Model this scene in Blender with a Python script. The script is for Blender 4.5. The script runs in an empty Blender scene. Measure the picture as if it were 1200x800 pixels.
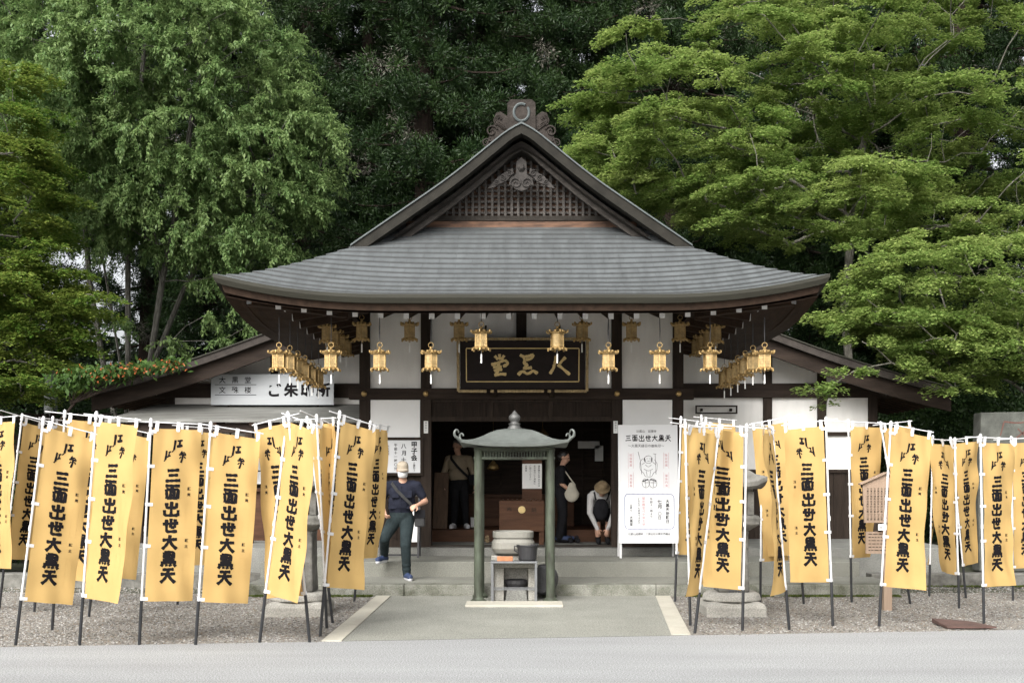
import bpy, math, random
import numpy as np
from mathutils import Vector, Matrix

R = math.radians
random.seed(7)
rng = np.random.default_rng(11)
SC = bpy.context.scene
COL = SC.collection

# ------------------------------------------------------------------ camera
F, CX, CY, CH = 1350.0, 611.0, 558.0, 1.65      # focal length / vanishing point in photo pixels, eye height


def W(px, py, d):
    return Vector(((px - CX) * d / F, d, CH + (CY - py) * d / F))


def GD(py, z=0.0):
    return F * (CH - z) / (py - CY)


cam = bpy.data.cameras.new('camera')
cam.sensor_width = 36
cam.lens = 36 * F / 1200
cam.shift_x = -(CX - 600) / 1200
cam.shift_y = (CY - 400) / 1200
cam.clip_start = 0.1
cam.clip_end = 2000
camo = bpy.data.objects.new('camera', cam)
COL.objects.link(camo)
camo.location = (0, 0, CH)
camo.rotation_euler = (R(90), 0, 0)
SC.camera = camo

# ------------------------------------------------------------------ light
SUN_EL, SUN_AZ = 41, 202      # azimuth clockwise from +Y seen from above
w = bpy.data.worlds.new('World')
SC.world = w
w.use_nodes = True
nt = w.node_tree
nt.nodes.clear()
sky = nt.nodes.new('ShaderNodeTexSky')
sky.sky_type = 'NISHITA'
sky.sun_disc = False
sky.sun_elevation = R(SUN_EL)
sky.sun_rotation = R(SUN_AZ)
sky.dust_density = 6
sky.air_density = 1.0
hs = nt.nodes.new('ShaderNodeHueSaturation')
hs.inputs['Saturation'].default_value = 0.18
bg = nt.nodes.new('ShaderNodeBackground')
bg.inputs['Strength'].default_value = 0.15
wo = nt.nodes.new('ShaderNodeOutputWorld')
nt.links.new(sky.outputs[0], hs.inputs['Color'])
nt.links.new(hs.outputs[0], bg.inputs['Color'])
nt.links.new(bg.outputs[0], wo.inputs['Surface'])
sd = bpy.data.lights.new('sun', 'SUN')
sd.energy = 1.5
sd.angle = R(48)
sd.color = (1, 0.97, 0.92)
so = bpy.data.objects.new('sun', sd)
COL.objects.link(so)
a, e = R(SUN_AZ), R(SUN_EL)
sdir = Vector((math.sin(a) * math.cos(e), math.cos(a) * math.cos(e), math.sin(e)))
so.rotation_euler = sdir.to_track_quat('Z', 'Y').to_euler()
so.location = (0, -5, 30)
SC.view_settings.view_transform = 'Standard'
SC.view_settings.look = 'None'
SC.view_settings.exposure = 1.1
SC.view_settings.gamma = 1
SC.render.engine = 'CYCLES'
SC.cycles.use_denoising = True
SC.cycles.max_bounces = 6
SC.cycles.diffuse_bounces = 4
SC.cycles.glossy_bounces = 2
SC.cycles.transmission_bounces = 4
SC.cycles.transparent_max_bounces = 4
SC.cycles.sample_clamp_indirect = 4
SC.cycles.use_fast_gi = False

# ------------------------------------------------------------------ materials
MATS = {}


def mat(name, col, rough=0.7, var=0.25, scale=4.0, bump=0.0, bscale=60.0, metal=0.0, spec=0.5,
        stretch=(1, 1, 1), col2=None, detail=6, trans=0.0, speck=0.0, speck_scale=120.0):
    """Principled material: object-space noise between two tones, fine bump, optional speckle and translucency."""
    if name in MATS:
        return MATS[name]
    m = bpy.data.materials.new(name)
    MATS[name] = m
    m.use_nodes = True
    t = m.node_tree
    b = t.nodes['Principled BSDF']
    out = t.nodes['Material Output']
    b.inputs['Roughness'].default_value = rough
    b.inputs['Metallic'].default_value = metal
    b.inputs['Specular IOR Level'].default_value = spec
    tc = t.nodes.new('ShaderNodeTexCoord')
    mp = t.nodes.new('ShaderNodeMapping')
    mp.inputs['Scale'].default_value = stretch
    t.links.new(tc.outputs['Object'], mp.inputs['Vector'])
    nz = t.nodes.new('ShaderNodeTexNoise')
    nz.inputs['Scale'].default_value = scale
    nz.inputs['Detail'].default_value = detail
    nz.inputs['Roughness'].default_value = 0.62
    t.links.new(mp.outputs[0], nz.inputs['Vector'])
    rp = t.nodes.new('ShaderNodeValToRGB')
    c1 = [max(0, c * (1 - var)) for c in col]
    c2 = list(col2) if col2 else [min(1, c * (1 + var)) for c in col]
    rp.color_ramp.elements[0].position = 0.3
    rp.color_ramp.elements[1].position = 0.7
    rp.color_ramp.elements[0].color = (*c1, 1)
    rp.color_ramp.elements[1].color = (*c2, 1)
    t.links.new(nz.outputs['Fac'], rp.inputs['Fac'])
    cout = rp.outputs['Color']
    if speck > 0:
        vz = t.nodes.new('ShaderNodeTexNoise')
        vz.inputs['Scale'].default_value = speck_scale
        vz.inputs['Detail'].default_value = 2
        t.links.new(tc.outputs['Object'], vz.inputs['Vector'])
        mr = t.nodes.new('ShaderNodeMapRange')
        mr.inputs['From Min'].default_value = 0.35
        mr.inputs['From Max'].default_value = 0.65
        mr.inputs['To Min'].default_value = 1 - speck
        mr.inputs['To Max'].default_value = 1 + speck
        t.links.new(vz.outputs['Fac'], mr.inputs['Value'])
        mx = t.nodes.new('ShaderNodeVectorMath')
        mx.operation = 'SCALE'
        t.links.new(cout, mx.inputs[0])
        t.links.new(mr.outputs[0], mx.inputs['Scale'])
        cout = mx.outputs[0]
    t.links.new(cout, b.inputs['Base Color'])
    if bump > 0:
        bz = t.nodes.new('ShaderNodeTexNoise')
        bz.inputs['Scale'].default_value = bscale
        bz.inputs['Detail'].default_value = 4
        t.links.new(mp.outputs[0], bz.inputs['Vector'])
        bp = t.nodes.new('ShaderNodeBump')
        bp.inputs['Strength'].default_value = bump
        bp.inputs['Distance'].default_value = 0.02
        t.links.new(bz.outputs['Fac'], bp.inputs['Height'])
        t.links.new(bp.outputs[0], b.inputs['Normal'])
    if trans > 0:
        tr = t.nodes.new('ShaderNodeBsdfTranslucent')
        t.links.new(cout, tr.inputs['Color'])
        ms = t.nodes.new('ShaderNodeMixShader')
        ms.inputs['Fac'].default_value = trans
        t.links.new(b.outputs[0], ms.inputs[1])
        t.links.new(tr.outputs[0], ms.inputs[2])
        t.links.new(ms.outputs[0], out.inputs['Surface'])
    return m


def leaf_mat(name, ca, cb, trans=0.4, rough=0.5, spec=0.3):
    m = bpy.data.materials.new(name)
    m.use_nodes = True
    t = m.node_tree
    b = t.nodes['Principled BSDF']
    out = t.nodes['Material Output']
    b.inputs['Roughness'].default_value = rough
    b.inputs['Specular IOR Level'].default_value = spec
    at = t.nodes.new('ShaderNodeAttribute')
    at.attribute_name = 'tint'
    mx = t.nodes.new('ShaderNodeMix')
    mx.data_type = 'RGBA'
    mx.inputs[6].default_value = (*ca, 1)
    mx.inputs[7].default_value = (*cb, 1)
    t.links.new(at.outputs['Fac'], mx.inputs[0])
    t.links.new(mx.outputs[2], b.inputs['Base Color'])
    tr = t.nodes.new('ShaderNodeBsdfTranslucent')
    t.links.new(mx.outputs[2], tr.inputs['Color'])
    ms = t.nodes.new('ShaderNodeMixShader')
    ms.inputs['Fac'].default_value = trans
    t.links.new(b.outputs[0], ms.inputs[1])
    t.links.new(tr.outputs[0], ms.inputs[2])
    t.links.new(ms.outputs[0], out.inputs['Surface'])
    return m


def roof_mat(name, col, cw=2.3, ch=0.19, joint_shade=0.011):
    """Metal shingles laid in courses: the UV map holds metres along the eave and up the slope."""
    m = bpy.data.materials.new(name)
    m.use_nodes = True
    t = m.node_tree
    b = t.nodes['Principled BSDF']
    b.inputs['Roughness'].default_value = 0.62
    b.inputs['Specular IOR Level'].default_value = 0.5
    uv = t.nodes.new('ShaderNodeUVMap')
    bk = t.nodes.new('ShaderNodeTexBrick')
    bk.offset = 0.5
    bk.inputs['Scale'].default_value = 1
    bk.inputs['Brick Width'].default_value = cw
    bk.inputs['Row Height'].default_value = ch
    bk.inputs['Mortar Size'].default_value = joint_shade
    bk.inputs['Mortar Smooth'].default_value = 0.2
    bk.inputs['Bias'].default_value = 0
    bk.inputs['Color1'].default_value = (*[c * 0.95 for c in col], 1)
    bk.inputs['Color2'].default_value = (*[c * 1.05 for c in col], 1)
    bk.inputs['Mortar'].default_value = (*[c * 0.3 for c in col], 1)  # dark colour stands for the joints and for shadow under the lapped courses
    t.links.new(uv.outputs[0], bk.inputs['Vector'])
    tc = t.nodes.new('ShaderNodeTexCoord')
    mp = t.nodes.new('ShaderNodeMapping')
    mp.inputs['Scale'].default_value = (3.5, 0.6, 0.6)
    t.links.new(tc.outputs['Object'], mp.inputs['Vector'])
    nz = t.nodes.new('ShaderNodeTexNoise')
    nz.inputs['Scale'].default_value = 2.4
    nz.inputs['Detail'].default_value = 9
    t.links.new(mp.outputs[0], nz.inputs['Vector'])
    mr = t.nodes.new('ShaderNodeMapRange')
    mr.inputs['From Min'].default_value = 0.3
    mr.inputs['From Max'].default_value = 0.7
    mr.inputs['To Min'].default_value = 0.8
    mr.inputs['To Max'].default_value = 1.2
    t.links.new(nz.outputs['Fac'], mr.inputs['Value'])
    sc_ = t.nodes.new('ShaderNodeVectorMath')
    sc_.operation = 'SCALE'
    t.links.new(bk.outputs['Color'], sc_.inputs[0])
    t.links.new(mr.outputs[0], sc_.inputs['Scale'])
    t.links.new(sc_.outputs[0], b.inputs['Base Color'])
    return m


def gravel_mat(name, scale, cols, bump=0.8):
    m = bpy.data.materials.new(name)
    m.use_nodes = True
    t = m.node_tree
    b = t.nodes['Principled BSDF']
    b.inputs['Roughness'].default_value = 0.85
    tc = t.nodes.new('ShaderNodeTexCoord')
    vo = t.nodes.new('ShaderNodeTexVoronoi')
    vo.inputs['Scale'].default_value = scale
    t.links.new(tc.outputs['Object'], vo.inputs['Vector'])
    sp = t.nodes.new('ShaderNodeSeparateColor')
    t.links.new(vo.outputs['Color'], sp.inputs[0])
    rp = t.nodes.new('ShaderNodeValToRGB')
    rp.color_ramp.interpolation = 'LINEAR'
    els = rp.color_ramp.elements
    els[0].position = 0
    els[0].color = (*cols[0], 1)
    els[1].position = 1
    els[1].color = (*cols[-1], 1)
    for i, c in enumerate(cols[1:-1]):
        el = els.new((i + 1) / (len(cols) - 1))
        el.color = (*c, 1)
    t.links.new(sp.outputs[0], rp.inputs['Fac'])
    nz = t.nodes.new('ShaderNodeTexNoise')
    nz.inputs['Scale'].default_value = 0.9
    nz.inputs['Detail'].default_value = 5
    t.links.new(tc.outputs['Object'], nz.inputs['Vector'])
    mr = t.nodes.new('ShaderNodeMapRange')
    mr.inputs['From Min'].default_value = 0.3
    mr.inputs['From Max'].default_value = 0.7
    mr.inputs['To Min'].default_value = 0.85
    mr.inputs['To Max'].default_value = 1.12
    t.links.new(nz.outputs['Fac'], mr.inputs['Value'])
    sc_ = t.nodes.new('ShaderNodeVectorMath')
    sc_.operation = 'SCALE'
    t.links.new(rp.outputs[0], sc_.inputs[0])
    t.links.new(mr.outputs[0], sc_.inputs['Scale'])
    t.links.new(sc_.outputs[0], b.inputs['Base Color'])
    bp = t.nodes.new('ShaderNodeBump')
    bp.inputs['Strength'].default_value = bump
    bp.inputs['Distance'].default_value = 0.015
    bp.invert = True
    t.links.new(vo.outputs['Distance'], bp.inputs['Height'])
    t.links.new(bp.outputs[0], b.inputs['Normal'])
    return m


WOOD = mat('dark_wood', (0.028, 0.020, 0.015), 0.7, 0.4, 3, 0.25, 30, stretch=(6, 6, 0.6), spec=0.15)
WOODH = mat('dark_wood_horizontal', (0.030, 0.021, 0.016), 0.7, 0.4, 3, 0.25, 30, stretch=(0.5, 6, 6), spec=0.15)
WOODR = mat('rafter_wood', (0.034, 0.021, 0.014), 0.75, 0.35, 3, 0.2, 25, stretch=(4, 0.5, 4), spec=0.15)
WOODG = mat('weathered_wood', (0.03, 0.026, 0.022), 0.8, 0.35, 4, 0.3, 40, stretch=(1, 4, 4), spec=0.15)
WOODGV = mat('weathered_lattice', (0.085, 0.077, 0.070), 0.8, 0.35, 4, 0.3, 40, stretch=(5, 5, 0.7), spec=0.15)
WOODO = mat('worn_orange_wood', (0.07, 0.038, 0.024), 0.8, 0.7, 4.5, 0.2, 30, stretch=(0.8, 5, 5), col2=(0.19, 0.10, 0.058))
WOODB = mat('brown_wood', (0.075, 0.036, 0.02), 0.55, 0.35, 3, 0.15, 30, stretch=(0.6, 4, 4), spec=0.15)
PALEW = mat('pale_wood', (0.27, 0.195, 0.14), 0.75, 0.15, 3, 0.15, 40, stretch=(6, 6, 0.5))
PLAST = mat('white_plaster', (0.76, 0.745, 0.715), 0.9, 0.09, 1.6, 0.05, 30, stretch=(2, 2, 0.5), spec=0.15)
WHITEP = mat('white_paint', (0.8, 0.8, 0.79), 0.55, 0.03, 3)
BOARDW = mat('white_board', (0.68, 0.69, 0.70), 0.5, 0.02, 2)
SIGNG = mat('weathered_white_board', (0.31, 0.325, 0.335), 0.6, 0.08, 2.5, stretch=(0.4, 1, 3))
PAPER = mat('paper', (0.78, 0.78, 0.76), 0.8, 0.03, 5)
INK = mat('black_ink', (0.009, 0.008, 0.009), 0.8, 0.2, 8, spec=0.08)
INKG = mat('grey_ink', (0.06, 0.06, 0.065), 0.8, 0.1, 8)
INKF = mat('faded_ink', (0.42, 0.40, 0.38), 0.8, 0.1, 8)
INKP = mat('pink_ink', (0.55, 0.27, 0.29), 0.8, 0.05, 8)
INKB = mat('blue_ink', (0.09, 0.13, 0.32), 0.8, 0.05, 8)
LINEY = mat('thin_brown_ink', (0.50, 0.33, 0.12), 0.8, 0.05, 8)
CLOTH = mat('yellow_cloth', (0.525, 0.352, 0.138), 0.85, 0.04, 2.5, 0.12, 180, spec=0.15, trans=0.28)
POLEW = mat('white_plastic', (0.58, 0.58, 0.58), 0.4, 0.03, 6)
POLEB = mat('black_plastic', (0.014, 0.015, 0.017), 0.45, 0.2, 6)
COPPER = roof_mat('grey_metal_shingles', (0.078, 0.086, 0.088))
SLATEV = mat('grey_metal_edge', (0.027, 0.026, 0.019), 0.7, 0.2, 3, 0.1, 30, spec=0.25, stretch=(0.5, 3, 8))
VERGE = mat('weathered_verge', (0.019, 0.0175, 0.014), 0.75, 0.3, 5, 0.2, 40, spec=0.15)
PATIN = mat('pale_patina_edge', (0.06, 0.072, 0.072), 0.6, 0.15, 5)
WINGR = mat('dark_bark_shingles', (0.042, 0.036, 0.032), 0.85, 0.35, 5, 0.4, 40, spec=0.15)
STONE = mat('granite', (0.18, 0.18, 0.165), 0.85, 0.18, 2.2, 0.35, 90, speck=0.22, speck_scale=70, spec=0.15)
STONEL = mat('pale_granite', (0.30, 0.29, 0.26), 0.85, 0.14, 2.0, 0.3, 90, speck=0.2, speck_scale=70, spec=0.15)
STONEM = mat('mossy_granite', (0.13, 0.135, 0.095), 0.9, 0.4, 4, 0.5, 60, col2=(0.25, 0.25, 0.22), speck=0.22, speck_scale=60, spec=0.15)
STONED = mat('dark_lichen_stone', (0.11, 0.106, 0.094), 0.9, 0.4, 5, 0.5, 50, col2=(0.21, 0.205, 0.185), spec=0.15)
CONC = mat('step_concrete', (0.19, 0.19, 0.165), 0.9, 0.14, 1.5, 0.3, 120, speck=0.25, speck_scale=90, spec=0.15)
AGGR = mat('exposed_aggregate', (0.215, 0.216, 0.188), 0.9, 0.12, 1.2, 0.5, 140, speck=0.42, speck_scale=75)
STRIP = mat('cream_stone_strip', (0.39, 0.37, 0.31), 0.85, 0.1, 3, 0.2, 90, speck=0.1)
ASPH = mat('pale_asphalt', (0.27, 0.275, 0.275), 0.9, 0.13, 0.7, 0.6, 150, stretch=(0.3, 1.8, 1), speck=0.42, speck_scale=75)
GRAV = gravel_mat('gravel_bed', 42, [(0.06, 0.057, 0.05), (0.15, 0.143, 0.13), (0.20, 0.18, 0.148), (0.24, 0.235, 0.22), (0.148, 0.115, 0.08), (0.30, 0.29, 0.27)])
EARTH = mat('forest_floor', (0.035, 0.03, 0.02), 0.95, 0.5, 1.5, 0.5, 20, col2=(0.05, 0.06, 0.025))
BRASS = mat('brass', (0.42, 0.29, 0.125), 0.5, 0.4, 14, 0.15, 60, metal=0.75)
BRASSD = mat('brass_panel', (0.50, 0.38, 0.20), 0.55, 0.3, 25, 0.2, 120, metal=0.25)
GOLD = mat('gold_leaf', (0.60, 0.45, 0.20), 0.5, 0.15, 20, 0.2, 60, metal=0.3)
LACQ = mat('dark_lacquer', (0.014, 0.009, 0.008), 0.6, 0.3, 5, spec=0.2)
BRONZE = mat('green_bronze', (0.042, 0.043, 0.029), 0.6, 0.5, 4.5, 0.25, 40, stretch=(2, 2, 0.6), col2=(0.085, 0.105, 0.072), metal=0.15)
BRONZED = mat('grey_bronze', (0.125, 0.137, 0.127), 0.5, 0.2, 4, 0.15, 30, metal=0.25, stretch=(2, 2, 1))
BRONZEK = mat('dark_bronze', (0.06, 0.06, 0.058), 0.5, 0.4, 8, 0.2, 40, metal=0.3, col2=(0.13, 0.13, 0.125))
STEEL = mat('galvanised_steel', (0.17, 0.175, 0.18), 0.45, 0.15, 10, metal=0.6)
BLACKM = mat('black_iron', (0.022, 0.022, 0.024), 0.55, 0.3, 10, 0.2, 60)
BRICKO = mat('orange_brick', (0.36, 0.15, 0.07), 0.85, 0.2, 12, 0.3, 80)
RUST = mat('rusty_plate', (0.075, 0.042, 0.034), 0.8, 0.3, 6, 0.3, 60)
BARK = mat('grey_bark', (0.12, 0.11, 0.09), 0.9, 0.4, 5, 0.6, 30, stretch=(3, 3, 0.7), col2=(0.22, 0.21, 0.18), spec=0.15)
BARKD = mat('cedar_bark', (0.026, 0.019, 0.015), 0.95, 0.4, 5, 0.6, 30, stretch=(4, 4, 0.4), spec=0.15)
SKIN = mat('skin', (0.50, 0.29, 0.20), 0.55, 0.08, 12)
HAIR = mat('black_hair', (0.012, 0.010, 0.009), 0.5, 0.3, 20, 0.2, 90)
HAIRG = mat('grey_hair', (0.10, 0.10, 0.10), 0.6, 0.3, 20, 0.2, 90)
NAVY = mat('navy_cloth', (0.016, 0.018, 0.029), 0.9, 0.25, 9, 0.4, 22, spec=0.15)
JEANS = mat('worn_green_jeans', (0.021, 0.030, 0.032), 0.9, 0.35, 7, 0.4, 20, spec=0.15)
SHOEB = mat('navy_shoe', (0.02, 0.035, 0.09), 0.7, 0.2, 12)
SOLE = mat('white_sole', (0.6, 0.6, 0.62), 0.7, 0.05, 12)
BEIGE = mat('beige_shirt', (0.25, 0.20, 0.135), 0.9, 0.12, 8, 0.4, 20)
BLACKC = mat('black_cloth', (0.012, 0.012, 0.014), 0.9, 0.3, 9, 0.4, 20, spec=0.15)
CREAM = mat('cream_canvas', (0.45, 0.42, 0.34), 0.85, 0.1, 9, 0.3, 40)
WHITEC = mat('white_cloth', (0.70, 0.70, 0.69), 0.85, 0.05, 9, 0.3, 30)
STRAW = mat('straw', (0.2, 0.145, 0.08), 0.85, 0.2, 30, 0.4, 90)
MESHG = mat('dark_mesh', (0.02, 0.02, 0.02), 0.8, 0.3, 8)


# ------------------------------------------------------------------ mesh builder
class MB:
    def __init__(s):
        s.v, s.f, s.m, s.uv = [], [], [], None

    def add(s, verts, faces, mi=0):
        o = len(s.v)
        s.v += [tuple(p) for p in verts]
        s.f += [tuple(i + o for i in f) for f in faces]
        s.m += [mi] * len(faces)
        return s

    def box(s, x0, x1, y0, y1, z0, z1, mi=0):
        v = [(x0, y0, z0), (x1, y0, z0), (x1, y1, z0), (x0, y1, z0), (x0, y0, z1), (x1, y0, z1), (x1, y1, z1), (x0, y1, z1)]
        return s.add(v, [(3, 2, 1, 0), (4, 5, 6, 7), (0, 1, 5, 4), (1, 2, 6, 5), (2, 3, 7, 6), (3, 0, 4, 7)], mi)

    def bar(s, p, q, wd, ht, mi=0, up=(0, 0, 1)):
        p, q = Vector(p), Vector(q)
        d = (q - p).normalized()
        up = Vector(up)
        if abs(d.dot(up)) > 0.98:
            up = Vector((0, 1, 0))
        x = d.cross(up).normalized() * wd / 2
        z = x.cross(d).normalized() * ht / 2
        v = [p - x - z, p + x - z, p + x + z, p - x + z, q - x - z, q + x - z, q + x + z, q - x + z]
        return s.add(v, [(0, 1, 2, 3), (7, 6, 5, 4), (1, 0, 4, 5), (2, 1, 5, 6), (3, 2, 6, 7), (0, 3, 7, 4)], mi)

    def tube(s, pts, rad, n=8, mi=0, cap=True):
        pts = [Vector(p) for p in pts]
        if not hasattr(rad, '__len__'):
            rad = [rad] * len(pts)
        vs, fs = [], []
        ref = None
        for i, p in enumerate(pts):
            d = (pts[min(i + 1, len(pts) - 1)] - pts[max(i - 1, 0)])
            d = d.normalized() if d.length > 1e-9 else Vector((0, 0, 1))
            if ref is None:
                ref = Vector((1, 0, 0)) if abs(d.x) < 0.8 else Vector((0, 1, 0))
            x = (ref - d * ref.dot(d)).normalized()
            y = d.cross(x)
            ref = x
            for k in range(n):
                an = 2 * math.pi * k / n
                vs.append(p + (x * math.cos(an) + y * math.sin(an)) * rad[i])
        for i in range(len(pts) - 1):
            for k in range(n):
                k2 = (k + 1) % n
                fs.append((i * n + k, i * n + k2, (i + 1) * n + k2, (i + 1) * n + k))
        if cap:
            fs.append(tuple(range(n - 1, -1, -1)))
            fs.append(tuple(range((len(pts) - 1) * n, len(pts) * n)))
        return s.add(vs, fs, mi)

    def lathe(s, prof, c=(0, 0, 0), n=20, mi=0, sq=None, rot=0.0):
        """prof = [(r, z)]; sq bends the circle towards a square (superellipse exponent)."""
        vs, fs = [], []
        for r, z in prof:
            for k in range(n):
                an = 2 * math.pi * k / n + rot
                ca, sa = math.cos(an), math.sin(an)
                rr = r
                if sq:
                    rr = r / (abs(math.cos(an - rot)) ** sq + abs(math.sin(an - rot)) ** sq) ** (1 / sq)
                vs.append((c[0] + rr * ca, c[1] + rr * sa, c[2] + z))
        for i in range(len(prof) - 1):
            for k in range(n):
                k2 = (k + 1) % n
                fs.append((i * n + k, i * n + k2, (i + 1) * n + k2, (i + 1) * n + k))
        fs.append(tuple(range(n - 1, -1, -1)))
        fs.append(tuple(range((len(prof) - 1) * n, len(prof) * n)))
        return s.add(vs, fs, mi)

    def prism(s, poly, y0, y1, mi=0):
        """polygon in x-z (counter-clockwise seen from the front, -y) extruded from y0 to y1."""
        n = len(poly)
        v = [(x, y0, z) for x, z in poly] + [(x, y1, z) for x, z in poly]
        f = [tuple(range(n)), tuple(range(2 * n - 1, n - 1, -1))]
        f += [((i + 1) % n, i, n + i, n + (i + 1) % n) for i in range(n)]
        return s.add(v, f, mi)

    def ball(s, c, r, n=10, mi=0):
        c = Vector(c)
        if not hasattr(r, '__len__'):
            r = (r, r, r)
        vs, fs = [], []
        h = max(4, n // 2 + 1)
        for i in range(h + 1):
            th = math.pi * i / h
            for k in range(n):
                an = 2 * math.pi * k / n
                vs.append((c.x + r[0] * math.sin(th) * math.cos(an), c.y + r[1] * math.sin(th) * math.sin(an), c.z - r[2] * math.cos(th)))
        for i in range(h):
            for k in range(n):
                k2 = (k + 1) % n
                fs.append((i * n + k, i * n + k2, (i + 1) * n + k2, (i + 1) * n + k))
        return s.add(vs, fs, mi)

    def build(s, name, mats, parent=None, smooth=False, bevel=0.0, label=None, at=None):
        off = Vector(at) if at is not None else (parent.location if parent else Vector((0, 0, 0)))
        root = parent
        if at is None and parent is not None and parent.parent is not None:
            off = Vector((0, 0, 0))
            q = parent
            while q is not None:
                off = off + q.location
                q = q.parent
        me = bpy.data.meshes.new(name)
        ox, oy, oz = off
        me.from_pydata([(x - ox, y - oy, z - oz) for x, y, z in s.v], [], s.f)
        if not isinstance(mats, (list, tuple)):
            mats = [mats]
        for m in mats:
            me.materials.append(m)
        me.polygons.foreach_set('material_index', s.m)
        if s.uv:
            ul = me.uv_layers.new(name='UVMap')
            fl = [c for f in s.f for i in f for c in s.uv[i]]
            ul.data.foreach_set('uv', fl)
        if smooth:
            me.polygons.foreach_set('use_smooth', [True] * len(s.f))
        me.update()
        o = bpy.data.objects.new(name, me)
        COL.objects.link(o)
        if parent:
            o.parent = parent
        elif at is not None:
            o.location = off
        if bevel > 0:
            b = o.modifiers.new('bevel', 'BEVEL')
            b.width = bevel
            b.segments = 2
            b.limit_method = 'ANGLE'
        if smooth and bevel == 0:
            pass
        if label:
            o['label'] = label
        return o


def tag(o, label=None, cat=None, group=None, kind=None):
    if label:
        o['label'] = label
    if cat:
        o['category'] = cat
    if group:
        o['group'] = group
    if kind:
        o['kind'] = kind
    return o


def thing(name, loc, label, cat, group=None):
    o = bpy.data.objects.new(name, None)
    o.empty_display_size = 0.2
    COL.objects.link(o)
    o.location = loc
    return tag(o, label, cat, group)


def copy_tree(o, parent=None):
    c = o.copy()
    COL.objects.link(c)
    c.parent = parent
    for ch in list(o.children):
        copy_tree(ch, c)
    return c


# ------------------------------------------------------------------ lettering
GLY = {}


def glyph(ch, bold=0.0):
    key = (ch, bold)
    if key in GLY:
        return GLY[key]
    cu = bpy.data.curves.new('glyph', 'FONT')
    cu.body = ch
    cu.resolution_u = 3
    cu.offset = bold
    o = bpy.data.objects.new('glyph', cu)
    COL.objects.link(o)
    dg = bpy.context.evaluated_depsgraph_get()
    me = bpy.data.meshes.new_from_object(o.evaluated_get(dg))
    v = [(p.co.x, p.co.y) for p in me.vertices]
    f = [tuple(p.vertices) for p in me.polygons]
    bpy.data.objects.remove(o)
    bpy.data.curves.remove(cu)
    bpy.data.meshes.remove(me)
    if v:
        xs = [p[0] for p in v]
        ys = [p[1] for p in v]
        cx = (min(xs) + max(xs)) / 2
        cy = 0.36 if max(ys) - min(ys) < 0.55 else (min(ys) + max(ys)) / 2
        v = [(x - cx, y - cy) for x, y in v]
    GLY[key] = (v, f)
    return GLY[key]


def put_text(mb, s, x, z, size, y, mi, vert=False, bold=0.012, pitch=1.05, tilt=None, sx=1.0):
    """characters centred on (x, z), then stepping right or down; y may be a function of z for leaning boards."""
    for ch in s:
        if ch not in ' \u3000':
            v, f = glyph(ch, bold)
            pts = []
            for gx, gy in v:
                zz = z + gy * size
                pts.append((x + gx * size * sx, y(zz) if callable(y) else y, zz))
            mb.add(pts, f, mi)
        if vert:
            z -= size * pitch
        else:
            x += size * pitch * sx


# brush characters, 0..100 box with y down
BR = {
    '三': [[(14, 20), (50, 17), (86, 13)], [(22, 50), (50, 48), (80, 45)], [(5, 86), (50, 82), (95, 79)]],
    '面': [[(6, 10), (94, 8)], [(52, 10), (44, 30)], [(14, 32), (20, 92)], [(14, 33), (86, 30), (82, 92)], [(20, 88), (82, 87)],
          [(40, 34), (40, 84)], [(61, 34), (61, 84)], [(42, 50), (60, 50)], [(42, 68), (60, 68)]],
    '出': [[(50, 3), (50, 92)], [(20, 12), (21, 44), (80, 42)], [(80, 10), (80, 45)], [(9, 58), (12, 93), (90, 90)], [(91, 56), (90, 95)]],
    '世': [[(3, 42), (97, 33)], [(25, 12), (28, 90), (92, 86)], [(52, 5), (52, 64)], [(77, 8), (75, 64)], [(52, 62), (75, 62)]],
    '大': [[(6, 37), (94, 30)], [(51, 4), (47, 40), (30, 70), (7, 95)], [(51, 40), (66, 68), (95, 93)]],
    '黒': [[(21, 8), (23, 47)], [(21, 8), (79, 6), (77, 47)], [(23, 27), (77, 26)], [(23, 46), (77, 45)], [(50, 8), (50, 72)],
          [(14, 60), (86, 58)], [(3, 75), (97, 72)], [(16, 83), (6, 99)], [(36, 84), (40, 98)], [(58, 84), (64, 98)], [(80, 82), (95, 99)]],
    '天': [[(16, 14), (84, 10)], [(6, 43), (94, 38)], [(51, 12), (47, 46), (30, 74), (7, 96)], [(51, 44), (66, 70), (95, 95)]],
}
MARK = [([(47, 0), (45, 22), (42, 46)], 8), ([(42, 46), (33, 56)], 4), ([(56, 4), (80, 0)], 6), ([(68, 3), (66, 26)], 7), ([(54, 30), (80, 24)], 9),
        ([(10, 50), (9, 70), (6, 92)], 7), ([(6, 92), (0, 100)], 4), ([(18, 58), (30, 54)], 5), ([(22, 57), (20, 74)], 5), ([(12, 80), (28, 72)], 6),
        ([(80, 50), (72, 62)], 5), ([(72, 60), (92, 56)], 5), ([(66, 68), (80, 64), (98, 68)], 6), ([(92, 58), (98, 68)], 4), ([(84, 68), (82, 88), (76, 104)], 6),
        ([(76, 76), (68, 86)], 4), ([(90, 74), (96, 84)], 4)]


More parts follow.
